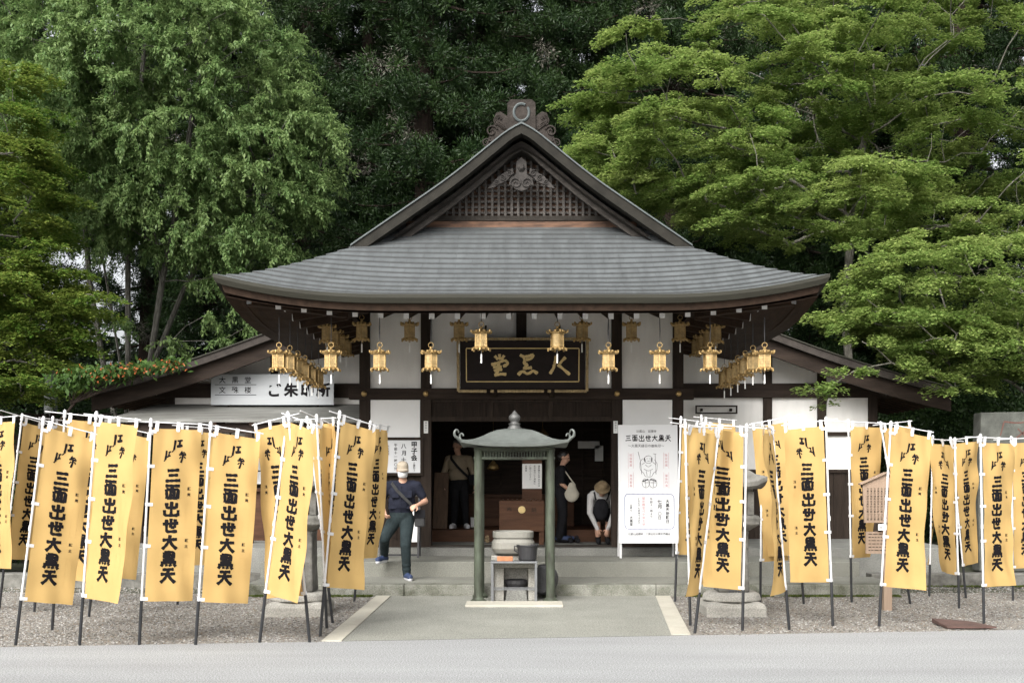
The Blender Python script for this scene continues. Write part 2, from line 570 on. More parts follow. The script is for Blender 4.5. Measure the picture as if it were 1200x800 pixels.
def strokes(lines, width, step=6.0):
    """brush strokes as strips of quads in the glyph box; width per stroke or one for all."""
    out = []
    for ln in lines:
        wd = width
        if isinstance(ln, tuple) and isinstance(ln[0], list):
            ln, wd = ln
        pts = [Vector((*p, 0)) for p in ln]
        dense = []
        for a_, b_ in zip(pts, pts[1:]):
            n = max(2, int((b_ - a_).length / step))
            for i in range(n):
                dense.append(a_.lerp(b_, i / n))
        dense.append(pts[-1])
        for _ in range(2):                      # round the corners a little
            dense = [dense[0]] + [(dense[i - 1] + dense[i] * 2 + dense[i + 1]) / 4 for i in range(1, len(dense) - 1)] + [dense[-1]]
        n = len(dense)
        L, Rr = [], []
        for i, p in enumerate(dense):
            d = (dense[min(i + 1, n - 1)] - dense[max(i - 1, 0)]).normalized()
            nn = Vector((-d.y, d.x, 0))
            t = i / (n - 1)
            k = 0.5 * (1.0 - 0.22 * math.sin(math.pi * t) + 0.12 * math.sin(7 * t + p.x))
            if i in (0, n - 1):
                k *= 0.78
            L.append(p + nn * wd * k)
            Rr.append(p - nn * wd * k)
        v = [(q.x, q.y) for q in L] + [(q.x, q.y) for q in Rr]
        f = [(i, i + 1, n + i + 1, n + i) for i in range(n - 1)]
        out.append((v, f))
    return out


# ------------------------------------------------------------------ ground
def sheet(name, poly, z, m, kind='structure', label=None, cat=None, skirt=0.0):
    mb = MB()
    n = len(poly)
    mb.add([(x, y, z) for x, y in poly], [tuple(range(n))])
    if skirt:
        mb.add([(x, y, z) for x, y in poly] + [(x, y, z - skirt) for x, y in poly],
               [((i + 1) % n, i, n + i, n + (i + 1) % n) for i in range(n)])
    return tag(mb.build(name, m), label, cat, None, kind)


def edge(x):
    return 11.77 + 0.121 * x


sheet('ground', [(-300, -60), (300, -60), (300, 400), (-300, 400)], -0.03, EARTH)
sheet('road', [(-40, -40), (40, -40), (40, edge(40)), (-40, edge(-40))], 0.0, ASPH)
sheet('path', [(-1.99, edge(-1.99) + 0.004), (1.76, edge(1.76) + 0.004), (2.05, 15.9), (-2.0, 15.9)], 0.002, AGGR)
mb = MB()
mb.box(-2.0, -1.8, edge(-2) + 0.01, 13.1, -0.02, 0.012).box(-2.0, -1.8, 13.106, 14.5, -0.02, 0.012).box(-2.0, -1.8, 14.506, 15.88, -0.02, 0.012)
tag(mb.build('path_edge_stone', STRIP), kind='structure')
mb = MB()
ys_ = [edge(1.75) + 0.01, 12.7, 13.5, 14.6, 15.88]
for y0, y1 in zip(ys_, ys_[1:]):
    xa = 1.76 + (2.05 - 1.76) * (y0 - 11.98) / 3.92
    xb = 1.76 + (2.05 - 1.76) * (y1 - 11.98) / 3.92
    v = [(xa - 0.2, y0, 0.012), (xa, y0, 0.012), (xb, y1 - 0.006, 0.012), (xb - 0.2, y1 - 0.006, 0.012)]
    v += [(x, y, -0.02) for x, y, z in v]
    mb.add(v, [(0, 1, 2, 3), (1, 0, 4, 5), (2, 1, 5, 6), (3, 2, 6, 7), (0, 3, 7, 4)])
tag(mb.build('path_edge_stone', STRIP), kind='structure')
sheet('gravel_ground', [(-16, edge(-16)), (-2.0, edge(-2)), (-2.0, 16.0), (-16, 17.3)], -0.004, GRAV)
sheet('gravel_ground', [(1.76, edge(1.76)), (16, edge(16)), (16, 17.3), (2.05, 16.0)], -0.004, GRAV)


def pebbles():
    n = 64000
    out_v, out_f, out_m = [], [], []
    P = np.zeros((n, 3))
    side = rng.random(n) < 0.5
    xl = rng.uniform(-9.2, -2.02, n)
    xr = rng.uniform(1.9, 9.2, n)
    P[:, 0] = np.where(side, xl, xr)
    P[:, 1] = rng.uniform(10.3, 17.2, n)
    ed = 11.77 + 0.121 * P[:, 0]
    lim = np.where((P[:, 0] > -3.85) & (P[:, 0] < 5.25), 15.88, 17.2)
    rin = np.where(side, True, P[:, 0] > 1.78 + (P[:, 1] - 12) * 0.074)
    ok = (P[:, 1] > ed + 0.03 - .16 * rng.random(n) ** 5) & (P[:, 1] < lim) & rin
    P = P[ok]
    n = len(P)
    r = rng.uniform(0.006, 0.0155, n)
    th = rng.uniform(0, 6.28, n)
    base = np.array([(1, 0, 0), (0, 1, 0), (-1, 0, 0), (0, -1, 0), (0, 0, 1)], float)
    ca, sa = np.cos(th)[:, None], np.sin(th)[:, None]
    sx, sy, sz = (r * rng.uniform(.8, 1.4, n))[:, None], (r * rng.uniform(.7, 1.1, n))[:, None], (r * rng.uniform(.5, .9, n))[:, None]
    bx, by, bz = base[None, :, 0] * sx, base[None, :, 1] * sy, base[None, :, 2] * sz
    V = np.stack([bx * ca - by * sa + P[:, 0:1], bx * sa + by * ca + P[:, 1:2], bz - 0.002 + 0 * ca], -1).reshape(-1, 3)
    F0 = np.array([(0, 1, 4), (1, 2, 4), (2, 3, 4), (3, 0, 4)])
    Fc = (F0[None] + (np.arange(n) * 5)[:, None, None]).reshape(-1, 3)
    me = bpy.data.meshes.new('gravel')
    me.vertices.add(len(V))
    me.vertices.foreach_set('co', V.ravel())
    me.loops.add(len(Fc) * 3)
    me.loops.foreach_set('vertex_index', Fc.ravel().astype(np.int32))
    me.polygons.add(len(Fc))
    me.polygons.foreach_set('loop_start', np.arange(0, len(Fc) * 3, 3, dtype=np.int32))
    tones = [(0.07, 0.065, 0.058), (0.14, 0.133, 0.12), (0.20, 0.188, 0.16), (0.27, 0.26, 0.245), (0.16, 0.128, 0.095), (0.34, 0.33, 0.31)]
    for i, c in enumerate(tones):
        me.materials.append(mat('pebble_tone_%d' % i, c, 0.85, 0.15, 30))
    mi = np.repeat(rng.integers(0, len(tones), n), 4).astype(np.int32)
    me.polygons.foreach_set('material_index', mi)
    me.update()
    o = bpy.data.objects.new('gravel', me)
    COL.objects.link(o)
    tag(o, 'loose grey and brown gravel spread on both sides of the path', 'gravel', None, 'stuff')


pebbles()

# platform and steps in front of the hall
mb = MB()
mb.box(-3.83, 5.24, 16.17, 17.2, -0.02, 0.153)
tag(mb.build('lower_platform', CONC), kind='structure')
mb = MB()
xs_ = [-3.83, -2.98, -1.62, 0.3, 1.86, 3.3, 5.24]
for x0, x1 in zip(xs_, xs_[1:]):
    mb.box(x0 + 0.003, x1 - 0.003, 15.9, 16.165, -0.02, 0.156)
tag(mb.build('platform_kerb', STONEM, bevel=0.012), kind='structure')
mb = MB()
mb.box(-3.9, 5.05, 17.2, 18.5, -0.02, 0.376)
tag(mb.build('middle_step', CONC, bevel=0.012), kind='structure')
mb = MB()
mb.box(-7.2, 7.0, 18.5, 24.5, -0.02, 0.5)
tag(mb.build('hall_base', STONE, bevel=0.01), kind='structure')
mb = MB()
for x0, x1 in ((5.26, 6.6), (6.61, 8.1), (8.11, 9.8), (9.81, 11.5)):
    mb.box(x0, x1, 17.3, 17.6, -0.03, 0.19)
tag(mb.build('kerb', STONED, bevel=0.015), kind='structure')
mb = MB()
for x0, x1 in ((-5.5, -3.9), (-7.2, -5.51), (-9.0, -7.21), (-11.5, -9.01)):
    mb.box(x0, x1, 17.3, 17.6, -0.03, 0.19)
tag(mb.build('kerb', STONED, bevel=0.015), kind='structure')

# ------------------------------------------------------------------ the hall
HALL = thing('temple_hall', (0, 18.8, 0.5), 'white plastered temple hall with dark posts and a sweeping grey gabled roof', 'hall')
EX, EY, EZ, RB = 4.02, 15.0, 4.0, 24.6          # eave half width, front eave, eave height, back end
SP = [0, .5, 1.0, 1.61, 2.2, 3.0, 4.02]
ZP = [0, .25, .56, 1.0, 1.40, 1.95, 2.78]


def fz(s):
    s = max(0, min(EX, s))
    # smooth the piecewise profile
    return sum(np.interp(min(EX, max(0, s + k)), SP, ZP) for k in (-.25, -.12, 0, .12, .25)) / 5


F0 = fz(0)


def up(p, s):
    return 0.27 * max(0, 1 - (p - s) / 2.3) ** 2.2 * max(0, 1 - s / 1.61)


def roof_z(p, s):
    return EZ + fz(s) - F0 + up(p, s)


SH = 1.61      # hip length in plan: the verge stands at EY + SH
YV = EY + SH
YG = 17.2      # gable wall
NC = 13        # courses on the front skirt


def course_rows(smax):
    n = int(round(smax / 0.142))
    rows = []
    for k in range(n):
        s0, s1 = smax * k / n, smax * (k + 1) / n
        rows.append((s0, 0.02, k))
        rows.append((s1, 0.0, k))
    return rows


def roof_grid(fn, rows, nx, flip=False):
    """fn(s, t) -> (x, y, p); rows give a saw-tooth of lapped courses."""
    mb = MB()
    mb.uv = []
    vs, fs = [], []
    L = 0
    prev = None
    for (s, lift, k) in rows:
        for i in range(nx + 1):
            t = i / nx
            x, y, p, u = fn(s, t)
            vs.append((x, y, roof_z(p, s) + lift))
            mb.uv.append((u * 5, 0.19 * (k + (0 if lift else 1))))
    nr = len(rows)
    for r in range(nr - 1):
        for i in range(nx):
            q = (r * (nx + 1) + i, r * (nx + 1) + i + 1, (r + 1) * (nx + 1) + i + 1, (r + 1) * (nx + 1) + i)
            fs.append(q[::-1] if flip else q)
    mb.add(vs, fs)
    return mb


ROOF = None
mb = roof_grid(lambda s, t: ((-1 + 2 * t) * (EX - s), EY + s, (EX - s) * (1 - abs(2 * t - 1)) + s, (-1 + 2 * t) * (EX - s)), course_rows(2.24), 60)
ROOF = mb.build('roof', COPPER, HALL)
for sg in (-1, 1):
    def fn(s, t, sg=sg):
        yf = EY + min(s, SH)
        y = yf + (RB - yf) * t ** 1.6
        return sg * (EX - s), y, (y - EY), y
    mb = roof_grid(fn, course_rows(EX), 40, flip=(sg < 0))
    mb.build('roof_slope', COPPER, HALL)

# eave edge: thick layered metal fascia and the brown board beneath it, following the upturned eaves
mf, mw, ms = MB(), MB(), MB()


def eave_path():
    pts = []
    for i in range(25):
        y = RB - (RB - EY) * i / 24
        pts.append((-EX, y, y - EY, (-1, 0)))
    for i in range(1, 60):
        x = -EX + 2 * EX * i / 60
        pts.append((x, EY, EX - abs(x), (0, -1)))
    for i in range(25):
        y = EY + (RB - EY) * i / 24
        pts.append((EX, y, y - EY, (1, 0)))
    return pts


PTH = eave_path()


def sweep(mb, off0, off1, zt, zb, k0=0.0):
    """strip along the eaves: outer top, outer bottom, inner bottom; off = inset from the eave edge (metres)."""
    vs = []
    for i, (x, y, p, nrm) in enumerate(PTH):
        z = roof_z(p, 0)
        def ins(o):
            xx, yy = x, y
            if abs(abs(x) - EX) < 1e-6:
                xx = x - math.copysign(o, x)
            yy = max(y, EY + o)
            if nrm[1]:
                xx = max(-EX + o, min(EX - o, x))
            return xx, yy
        a_, b_ = ins(off0), ins(off1)
        vs += [(a_[0], a_[1], z + zt), (b_[0], b_[1], z + zb)]
    fs = [(2 * i, 2 * i + 1, 2 * i + 3, 2 * i + 2) for i in range(len(PTH) - 1)]
    mb.add(vs, fs)


sweep(mf, 0.0, 0.0, 0.022, -0.025)
sweep(mf, 0.0, 0.03, -0.025, -0.09)
sweep(mf, 0.03, 0.13, -0.09, -0.095)
mf.build('eave_fascia', SLATEV, HALL)
sweep(mw, 0.08, 0.11, -0.07, -0.178)
sweep(mw, 0.11, 0.30, -0.178, -0.178)
sweep(mw, 0.30, 0.30, -0.178, -0.04)
mw.build('eave_board', WOODR, HALL)


def soffit_z(s, p=9):
    return EZ - 0.285 + 0.195 * s + up(p, s) * 0.9


# soffit boards
def soffit():
    mb = MB()
    ss = [0.12, 0.5, 1.0, 1.6, 2.4, 3.2, 4.0]
    vs, fs = [], []
    nx = 40
    for s in ss:
        for i in range(nx + 1):
            t = i / nx
            x = (-1 + 2 * t) * (EX - min(s, EX - .02))
            p = (EX - min(s, EX)) * (1 - abs(2 * t - 1)) + s
            vs.append((x, EY + s, soffit_z(s, p) + 0.05))
    for r in range(len(ss) - 1):
        for i in range(nx):
            fs.append((r * (nx + 1) + i, (r + 1) * (nx + 1) + i, (r + 1) * (nx + 1) + i + 1, r * (nx + 1) + i + 1))
    mb.add(vs, fs)
    for sg in (-1, 1):
        vs, fs = [], []
        ny = 16
        s2 = [0.12, 0.5, 1.0, 1.5]
        for s in s2:
            for j in range(ny + 1):
                y = EY + s + (RB - EY - s) * j / ny
                vs.append((sg * (EX - s), y, soffit_z(s, y - EY) + 0.05))
        for r in range(len(s2) - 1):
            for j in range(ny):
                q = (r * (ny + 1) + j, r * (ny + 1) + j + 1, (r + 1) * (ny + 1) + j + 1, (r + 1) * (ny + 1) + j)
                fs.append(q if sg < 0 else q[::-1])
        mb.add(vs, fs)
    mb.build('soffit', WOODR, HALL)


soffit()
SPC = 0.3455
rx = [(-9.5 + i) * SPC for i in range(20)]
for x in rx:
    s0, s1 = 0.56, 3.85
    p = EX - abs(x)
    s1 = min(3.85, p + 0.02) if p < 1.3 else 3.85
    mb = MB()
    mb.bar((x, EY + s0, soffit_z(s0, p)), (x, EY + s1, soffit_z(s1, p)), 0.075, 0.1)
    r_ = mb.build('rafter', WOODR, HALL)
    z = soffit_z(s0, p)
    mb = MB()
    mb.box(x - 0.036, x + 0.036, EY + s0 - 0.012, EY + s0 - 0.001, z - 0.052, z + 0.046)
    mb.build('rafter_cap', WHITEP, r_)
for sg in (-1, 1):
    for j in range(16):
        y = EY + 0.9 + j * 0.56
        s0, s1 = 0.76, 1.45
        p = y - EY
        s1 = min(1.45, max(0.8, p))
        mb = MB()
        mb.bar((sg * (EX - s0), y, soffit_z(s0, p)), (sg * (EX - s1), y, soffit_z(s1, p)), 0.075, 0.1)
        r_ = mb.build('rafter', WOODR, HALL)
        mb = MB()
        z = soffit_z(s0, p)
        xx = sg * (EX - s0 + 0.006)
        mb.box(xx - 0.004, xx + 0.004, y - 0.036, y + 0.036, z - 0.05, z + 0.046)
        mb.build('rafter_cap', WHITEP, r_)
    # diagonal hip rafter with a white end
    mb = MB()
    q0, q1 = 0.34, 1.5
    mb.bar((sg * (EX - q0 - .05), EY + q0 + .05, roof_z(q0, q0) - 0.33), (sg * (EX - q1), EY + q1, soffit_z(q1, q1) - 0.02), 0.13, 0.17)
    r_ = mb.build('hip_rafter', WOODR, HALL)
    mb = MB()
    dv = Vector((sg, -1, 0)).normalized()
    c0 = Vector((sg * (EX - q0 - .05), EY + q0 + .05, roof_z(q0, q0) - 0.33))
    mb.bar(c0 + dv * 0.002, c0 + dv * 0.016, 0.10, 0.13)
    mb.build('rafter_cap', SIGNG, r_)

# ---- gable
GX = EX - SH
APZ = roof_z(9, EX)


def vline(xa):
    return roof_z(9, EX - xa)


mv, mp_, mbg = MB(), MB(), MB()
N = 26
for sg in (-1, 1):
    xs_ = [GX * 1.02 * i / N for i in range(N + 1)]
    vt, vb, vi, vk = [], [], [], []
    for xa in xs_:
        z = vline(xa) + 0.028
        # plane normal direction in x-z, used so that the band keeps its width along the slope
        dz = (vline(xa + .03) - vline(max(0, xa - .03))) / (.06 if xa > .03 else (.03 + xa))
        L = math.hypot(1, dz)
        nx_, nz_ = -dz / L, 1 / L
        th = 0.12 + 0.02 * (xa / GX)
        bx_, bz_ = max(0, xa - 0 * nx_), z - th / nz_ * 1.0
        vt.append((sg * xa, z))
        vb.append((sg * xa, z - th * L))
        vi.append((sg * xa, z - th * L - 0.015))
        vk.append((sg * xa, z - th * L - (0.13 + 0.05 * xa / GX) * L))
    for i in range(N):
        q = [vt[i], vb[i], vb[i + 1], vt[i + 1]]
        if sg > 0:
            q = q
        else:
            q = q[::-1]
        mv.prism(q, YV - 0.05, YV + 0.14)
        q = [vi[i], vk[i], vk[i + 1], vi[i + 1]]
        mbg.prism(q if sg > 0 else q[::-1], YV + 0.28, YV + 0.35)
        q = [(vt[i][0], vt[i][1] + 0.026), (vt[i][0], vt[i][1] + 0.002), (vt[i + 1][0], vt[i + 1][1] + 0.002), (vt[i + 1][0], vt[i + 1][1] + 0.026)]
        mp_.prism(q if sg > 0 else q[::-1], YV - 0.075, YV + 0.2)
mv.build('gable_verge', VERGE, HALL)
mbg.build('bargeboard', mat('bargeboard_wood', (0.062, 0.055, 0.049), 0.8, 0.4, 4, 0.3, 40, stretch=(1, 4, 4), spec=0.15), HALL)
mp_.build('verge_cap', PATIN, HALL)
# gable soffit: underside between the verge and the gable wall
mb = MB()
for sg in (-1, 1):
    for i in range(N):
        x0, x1 = GX * i / N, GX * (i + 1) / N
        z0, z1 = vline(x0) - 0.24, vline(x1) - 0.24
        v = [(sg * x0, YV + .13, z0), (sg * x1, YV + .13, z1), (sg * x1, YG + .1, z1), (sg * x0, YG + .1, z0)]
        mb.add(v, [(0, 1, 2, 3) if sg < 0 else (3, 2, 1, 0)])
mb.build('gable_soffit', WOODG, HALL)
# gable wall: backing, orange worn sill, lattice bars
zb = roof_z(9, YG - EY) + 0.02


def gable_top(xa):
    return vline(xa) - 0.25


mb = MB()
xe = 1.86
mb.prism([(-xe, zb - .1), (xe, zb - .1), (xe, gable_top(xe) + .1), (0, gable_top(0) + .1), (-xe, gable_top(xe) + .1)], YG + 0.09, YG + 0.14)
mb.build('gable_wall', WOODO, HALL)
mb = MB()
mb.box(-1.62, 1.62, YG - 0.03, YG + 0.08, zb + 0.075, zb + 0.15)
mb.build('gable_sill', WOODG, HALL, bevel=0.006)
mb = MB()
mb.box(-1.72, 1.72, YG - 0.012, YG + 0.05, zb - 0.09, zb + 0.07)
mb.build('gable_base_board', WOODO, HALL)
mb = MB()
x = -1.5
while x <= 1.501:
    zt = gable_top(abs(x))
    if zt > zb + 0.2:
        mb.box(x - 0.018, x + 0.018, YG, YG + 0.04, zb + 0.15, zt)
    x += 0.0968
z = zb + 0.21
while z < zb + 1.2:
    xa = 0
    while gable_top(xa) > z + .02 and xa < 1.6:
        xa += .01
    if xa > .08:
        mb.box(-xa, xa, YG + 0.042, YG + 0.07, z - 0.016, z + 0.016)
    z += 0.082
mb.build('gable_lattice', WOODGV, HALL)


def spiral(cx, cz, r, turns, y, rad, sg, start, n=26, flip=1):
    pts = []
    for i in range(n + 1):
        t = i / n
        rr = r * (1 - 0.86 * t)
        an = start + flip * turns * 2 * math.pi * t
        pts.append((cx + sg * rr * math.cos(an), y, cz + rr * math.sin(an)))
    return pts, [rad * (1 - 0.45 * i / n) for i in range(n + 1)]


# pendant (gegyo) under the apex
mb = MB()
gy = YV + 0.0
gc = APZ - 0.55
mb.prism([(-0.20, gc - 0.30), (-.1, gc - .40), (0, gc - 0.43), (.1, gc - .40), (0.20, gc - 0.30), (0.21, gc - 0.20), (0.10, gc - 0.12), (0.09, gc + 0.12), (0, gc + 0.2), (-0.09, gc + 0.12), (-0.10, gc - 0.12), (-0.21, gc - 0.20)], gy, gy + 0.05)
mb.lathe([(0.075, 0), (0.075, 0.01), (0.03, 0.05)], (0, 0, 0), 6)
nv = len(mb.v)
for i in range(nv - 18, nv):
    x_, y_, z_ = mb.v[i]
    mb.v[i] = (x_, gy - z_, gc - 0.0 + y_)
for sg in (-1, 1):
    p_, r_ = spiral(sg * 0.10, gc - 0.29, 0.11, 1.6, gy - 0.01, 0.017, sg, -0.3)
    mb.tube(p_, r_, 6)
    mb.prism([(sg * a_, b_) for a_, b_ in ((0.14, gc - 0.10), (0.16, gc + .0), (.30, gc - .08), (0.42, gc - 0.16), (0.62, gc - 0.38), (0.5, gc - .36), (0.40, gc - 0.30), (0.28, gc - 0.24))][::(-1 if sg > 0 else 1)], gy + 0.005, gy + 0.045)
    for cx_, cz_, rr in ((0.22, -0.10, 0.06), (0.34, -0.19, 0.055), (0.45, -0.28, 0.05)):
        p_, r_ = spiral(sg * cx_, gc + cz_, rr, 1.4, gy - 0.005, 0.014, sg, 1.0)
        mb.tube(p_, r_, 6)
ztop = gc + .2
mb.v = [(x_ * .80, y_ + .24, ztop - .02 + (z_ - ztop) * .78) for x_, y_, z_ in mb.v]
mb.build('gable_pendant', mat('carved_wood', (0.045, 0.041, 0.038), 0.8, 0.4, 12, 0.3, 40, spec=0.15), HALL)

# ridge end ornament
OG = mat('ornament_bronze', (0.018, 0.0135, 0.0105), 0.6, 0.35, 9, 0.3, 40, metal=0.2, col2=(0.04, 0.033, 0.028), spec=0.15)
mb = MB()
oy = YV + 0.19
zt = APZ + 0.09
mb.prism([(-.205, zt - 0.15), (.205, zt - 0.15), (.205, zt + 0.30), (.155, zt + .35), (-.155, zt + .35), (-.205, zt + .30)], oy - 0.06, oy + 0.5)
cr = [(0.11 * math.cos(R(a_)), oy - 0.065, zt + 0.16 + 0.125 * math.sin(R(a_))) for a_ in range(60, 400, 12)]
for sg in (-1, 1):
    prof = [(0.20, -0.06), (0.20, 0.12), (0.30, 0.19), (0.37, 0.17), (0.40, 0.08), (0.39, 0.02), (0.44, -0.06), (.46, -.15), (0.50, -0.24), (0.55, -0.38), (0.62, -0.44), (0.54, -0.50), (0.30, -0.24)]
    pl = [(sg * a_, zt + b_) for a_, b_ in prof]
    mb.prism(pl[::(-1 if sg > 0 else 1)] if False else (pl if sg < 0 else pl[::-1])[::-1], oy - 0.01, oy + 0.07)
    for k in range(3):
        p_, r_ = spiral(sg * 0.315, zt + 0.075, 0.10 - 0.027 * k, 0.75, oy - 0.02, 0.012, sg, R(-60), 18)
        mb.tube(p_, r_, 6)
        mb.tube([(sg * (0.21 + .02 * k), oy - 0.02, zt - 0.10 + .035 * k), (sg * .29, oy - .02, zt - 0.045 + .03 * k), (sg * .37, oy - .02, zt + .02 + .02 * k)], 0.011, 6)
    p_, r_ = spiral(sg * 0.43, zt - 0.10, 0.085, 1.5, oy - 0.02, 0.016, sg, R(160), 20, -1)
    mb.tube(p_, r_, 6)
    p_, r_ = spiral(sg * 0.51, zt - 0.27, 0.065, 1.5, oy - 0.02, 0.014, sg, R(160), 20, -1)
    mb.tube(p_, r_, 6)
    mb.tube([(sg * .46, oy - .02, zt - .2), (sg * .53, oy - .02, zt - .36), (sg * .61, oy - .02, zt - .44)], 0.014, 6)
orn = mb.build('ridge_ornament', OG, HALL)
mb = MB()
mb.tube(cr, 0.02, 6)
mb.build('crest', PATIN, orn)
mb = MB()
mb.prism([(-.15, zt - .1), (.15, zt - .1), (.15, zt + .2), (-.15, zt + .2)], oy + 0.5, RB)
mb.build('ridge', SLATEV, HALL)

# ---- walls and frame of the core
YW = 18.8
PX = [-2.55, -1.55, 1.55, 2.55]
for x in PX:
    mb = MB()
    mb.box(x - 0.085, x + 0.085, YW - 0.085, YW + 0.085, 0.5, 5.0)
    mb.build('post', WOOD, HALL, bevel=0.006)
for x in PX:
    for y in (21.1, 23.9):
        if abs(x) > 2:
            mb = MB()
            mb.box(x - 0.085, x + 0.085, y - 0.085, y + 0.085, 0.5, 5.0)
            mb.build('post', WOOD, HALL)
mb = MB()
mb.box(-2.8, 2.8, YW - 0.12, YW + 0.06, 2.90, 3.08)
mb.build('tie_beam', WOODH, HALL, bevel=0.006)
for x in PX:
    mb = MB()
    mb.lathe([(0.048, 0), (0.048, .012), (0.03, .03), (.008, .034)], (0, 0, 0), 14)
    mb.v = [(x + a_, YW - 0.121 - c_, 2.99 + b_) for a_, b_, c_ in mb.v]
    mb.f = [f[::-1] for f in mb.f]
    mb.build('nail_cover', BRASS, HALL, smooth=True)
mb = MB()
mb.box(-0.085, 0.085, YW - 0.06, YW + 0.05, 3.08, 5.0)
mb.build('strut', WOOD, HALL)
# plaster above the beam
for x0, x1 in ((-2.465, -1.635), (-1.465, -0.085), (0.085, 1.465), (1.635, 2.465)):
    mb = MB()
    mb.box(x0, x1, YW - 0.01, YW + 0.05, 3.08, 5.0)
    mb.build('plaster_panel', PLAST, HALL)
for x0, x1 in ((-2.465, -1.635), (1.635, 2.465)):
    mb = MB()
    mb.box(x0 + .012, x1 - .012, YW - 0.07, YW - 0.012, 2.27, 2.895)
    mb.build('plaster_panel', WHITEP, HALL, bevel=0.004)
    mb = MB()
    mb.box(x0, x1, YW - 0.01, YW + 0.05, 0.5, 2.9)
    mb.box(x0, x1, YW - 0.05, YW - 0.01, 2.18, 2.262)
    mb.box(x0, x1, YW - 0.05, YW - 0.01, 0.5, 0.62)
    for k in range(1, 6):
        xx = x0 + (x1 - x0) * k / 6
        mb.box(xx - 0.012, xx + 0.012, YW - 0.03, YW - 0.01, 0.62, 2.18)
    mb.build('wooden_wall', WOOD, HALL)
# transom over the entrance
mb = MB()
mb.box(-1.465, 1.465, YW - 0.02, YW + 0.04, 2.62, 2.9)
mb.box(-1.465, 1.465, YW - 0.075, YW + 0.07, 2.545, 2.62)
for k in range(1, 54):
    x = -1.465 + 2.93 * k / 54
    mb.box(x - 0.009, x + 0.009, YW - 0.04, YW - 0.02, 2.62, 2.87)
for x in (-0.5, 0.48):
    mb.box(x - 0.04, x + 0.04, YW - 0.055, YW - 0.02, 2.62, 2.9)
mb.box(-1.465, 1.465, YW - 0.06, YW - 0.02, 2.86, 2.899)
mb.build('transom', WOOD, HALL)
mb = MB()
mb.box(-1.465, 1.465, YW - 0.06, YW + 0.06, 0.502, 0.535)
mb.build('door_sill', WOODG, HALL)
# side walls of the core
for sg in (-1, 1):
    for y0, y1 in ((18.885, 21.015), (21.185, 23.815)):
        mb = MB()
        mb.box(sg * 2.55 - 0.03, sg * 2.55 + 0.03, y0, y1, 1.2, 5.0)
        mb.build('plaster_panel', PLAST, HALL)
        mb = MB()
        mb.box(sg * 2.55 - 0.035, sg * 2.55 + 0.035, y0, y1, 0.5, 1.2)
        mb.build('wooden_wall', WOOD, HALL)
mb = MB()
mb.box(-2.6, 2.6, 24.0, 24.1, 0.5, 5.0)
mb.build('back_wall', WOOD, HALL)
mb = MB()
mb.box(-2.5, 2.5, 18.9, 24.0, 3.0, 3.05)
mb.build('ceiling', WOOD, HALL)
# interior: raised floor, shelves, lattice screen, altar
mb = MB()
mb.box(-2.46, 2.46, 20.3, 24.0, 0.5, 0.71)
mb.build('raised_floor', WOODB, HALL)
mb = MB()
for k in range(11):
    z = 0.9 + k * 0.17
    mb.box(-2.4, 2.4, 22.4, 22.42, z - 0.006, z + 0.006)
for k in range(13):
    x = -2.4 + k * 0.4
    mb.box(x - 0.02, x + 0.02, 22.37, 22.42, 0.72, 2.9)
mb.box(-2.4, 2.4, 22.43, 22.46, 0.72, 2.9)
mb.build('screen', WOODH, HALL)
alt = MB()
alt.box(-1.0, 1.0, 21.9, 22.3, 0.71, 1.25).box(-1.1, 1.1, 21.85, 22.3, 1.25, 1.31)
tag(alt.build('altar_table', WOODB, bevel=0.006), 'low brown altar table in the dark back of the hall', 'table')

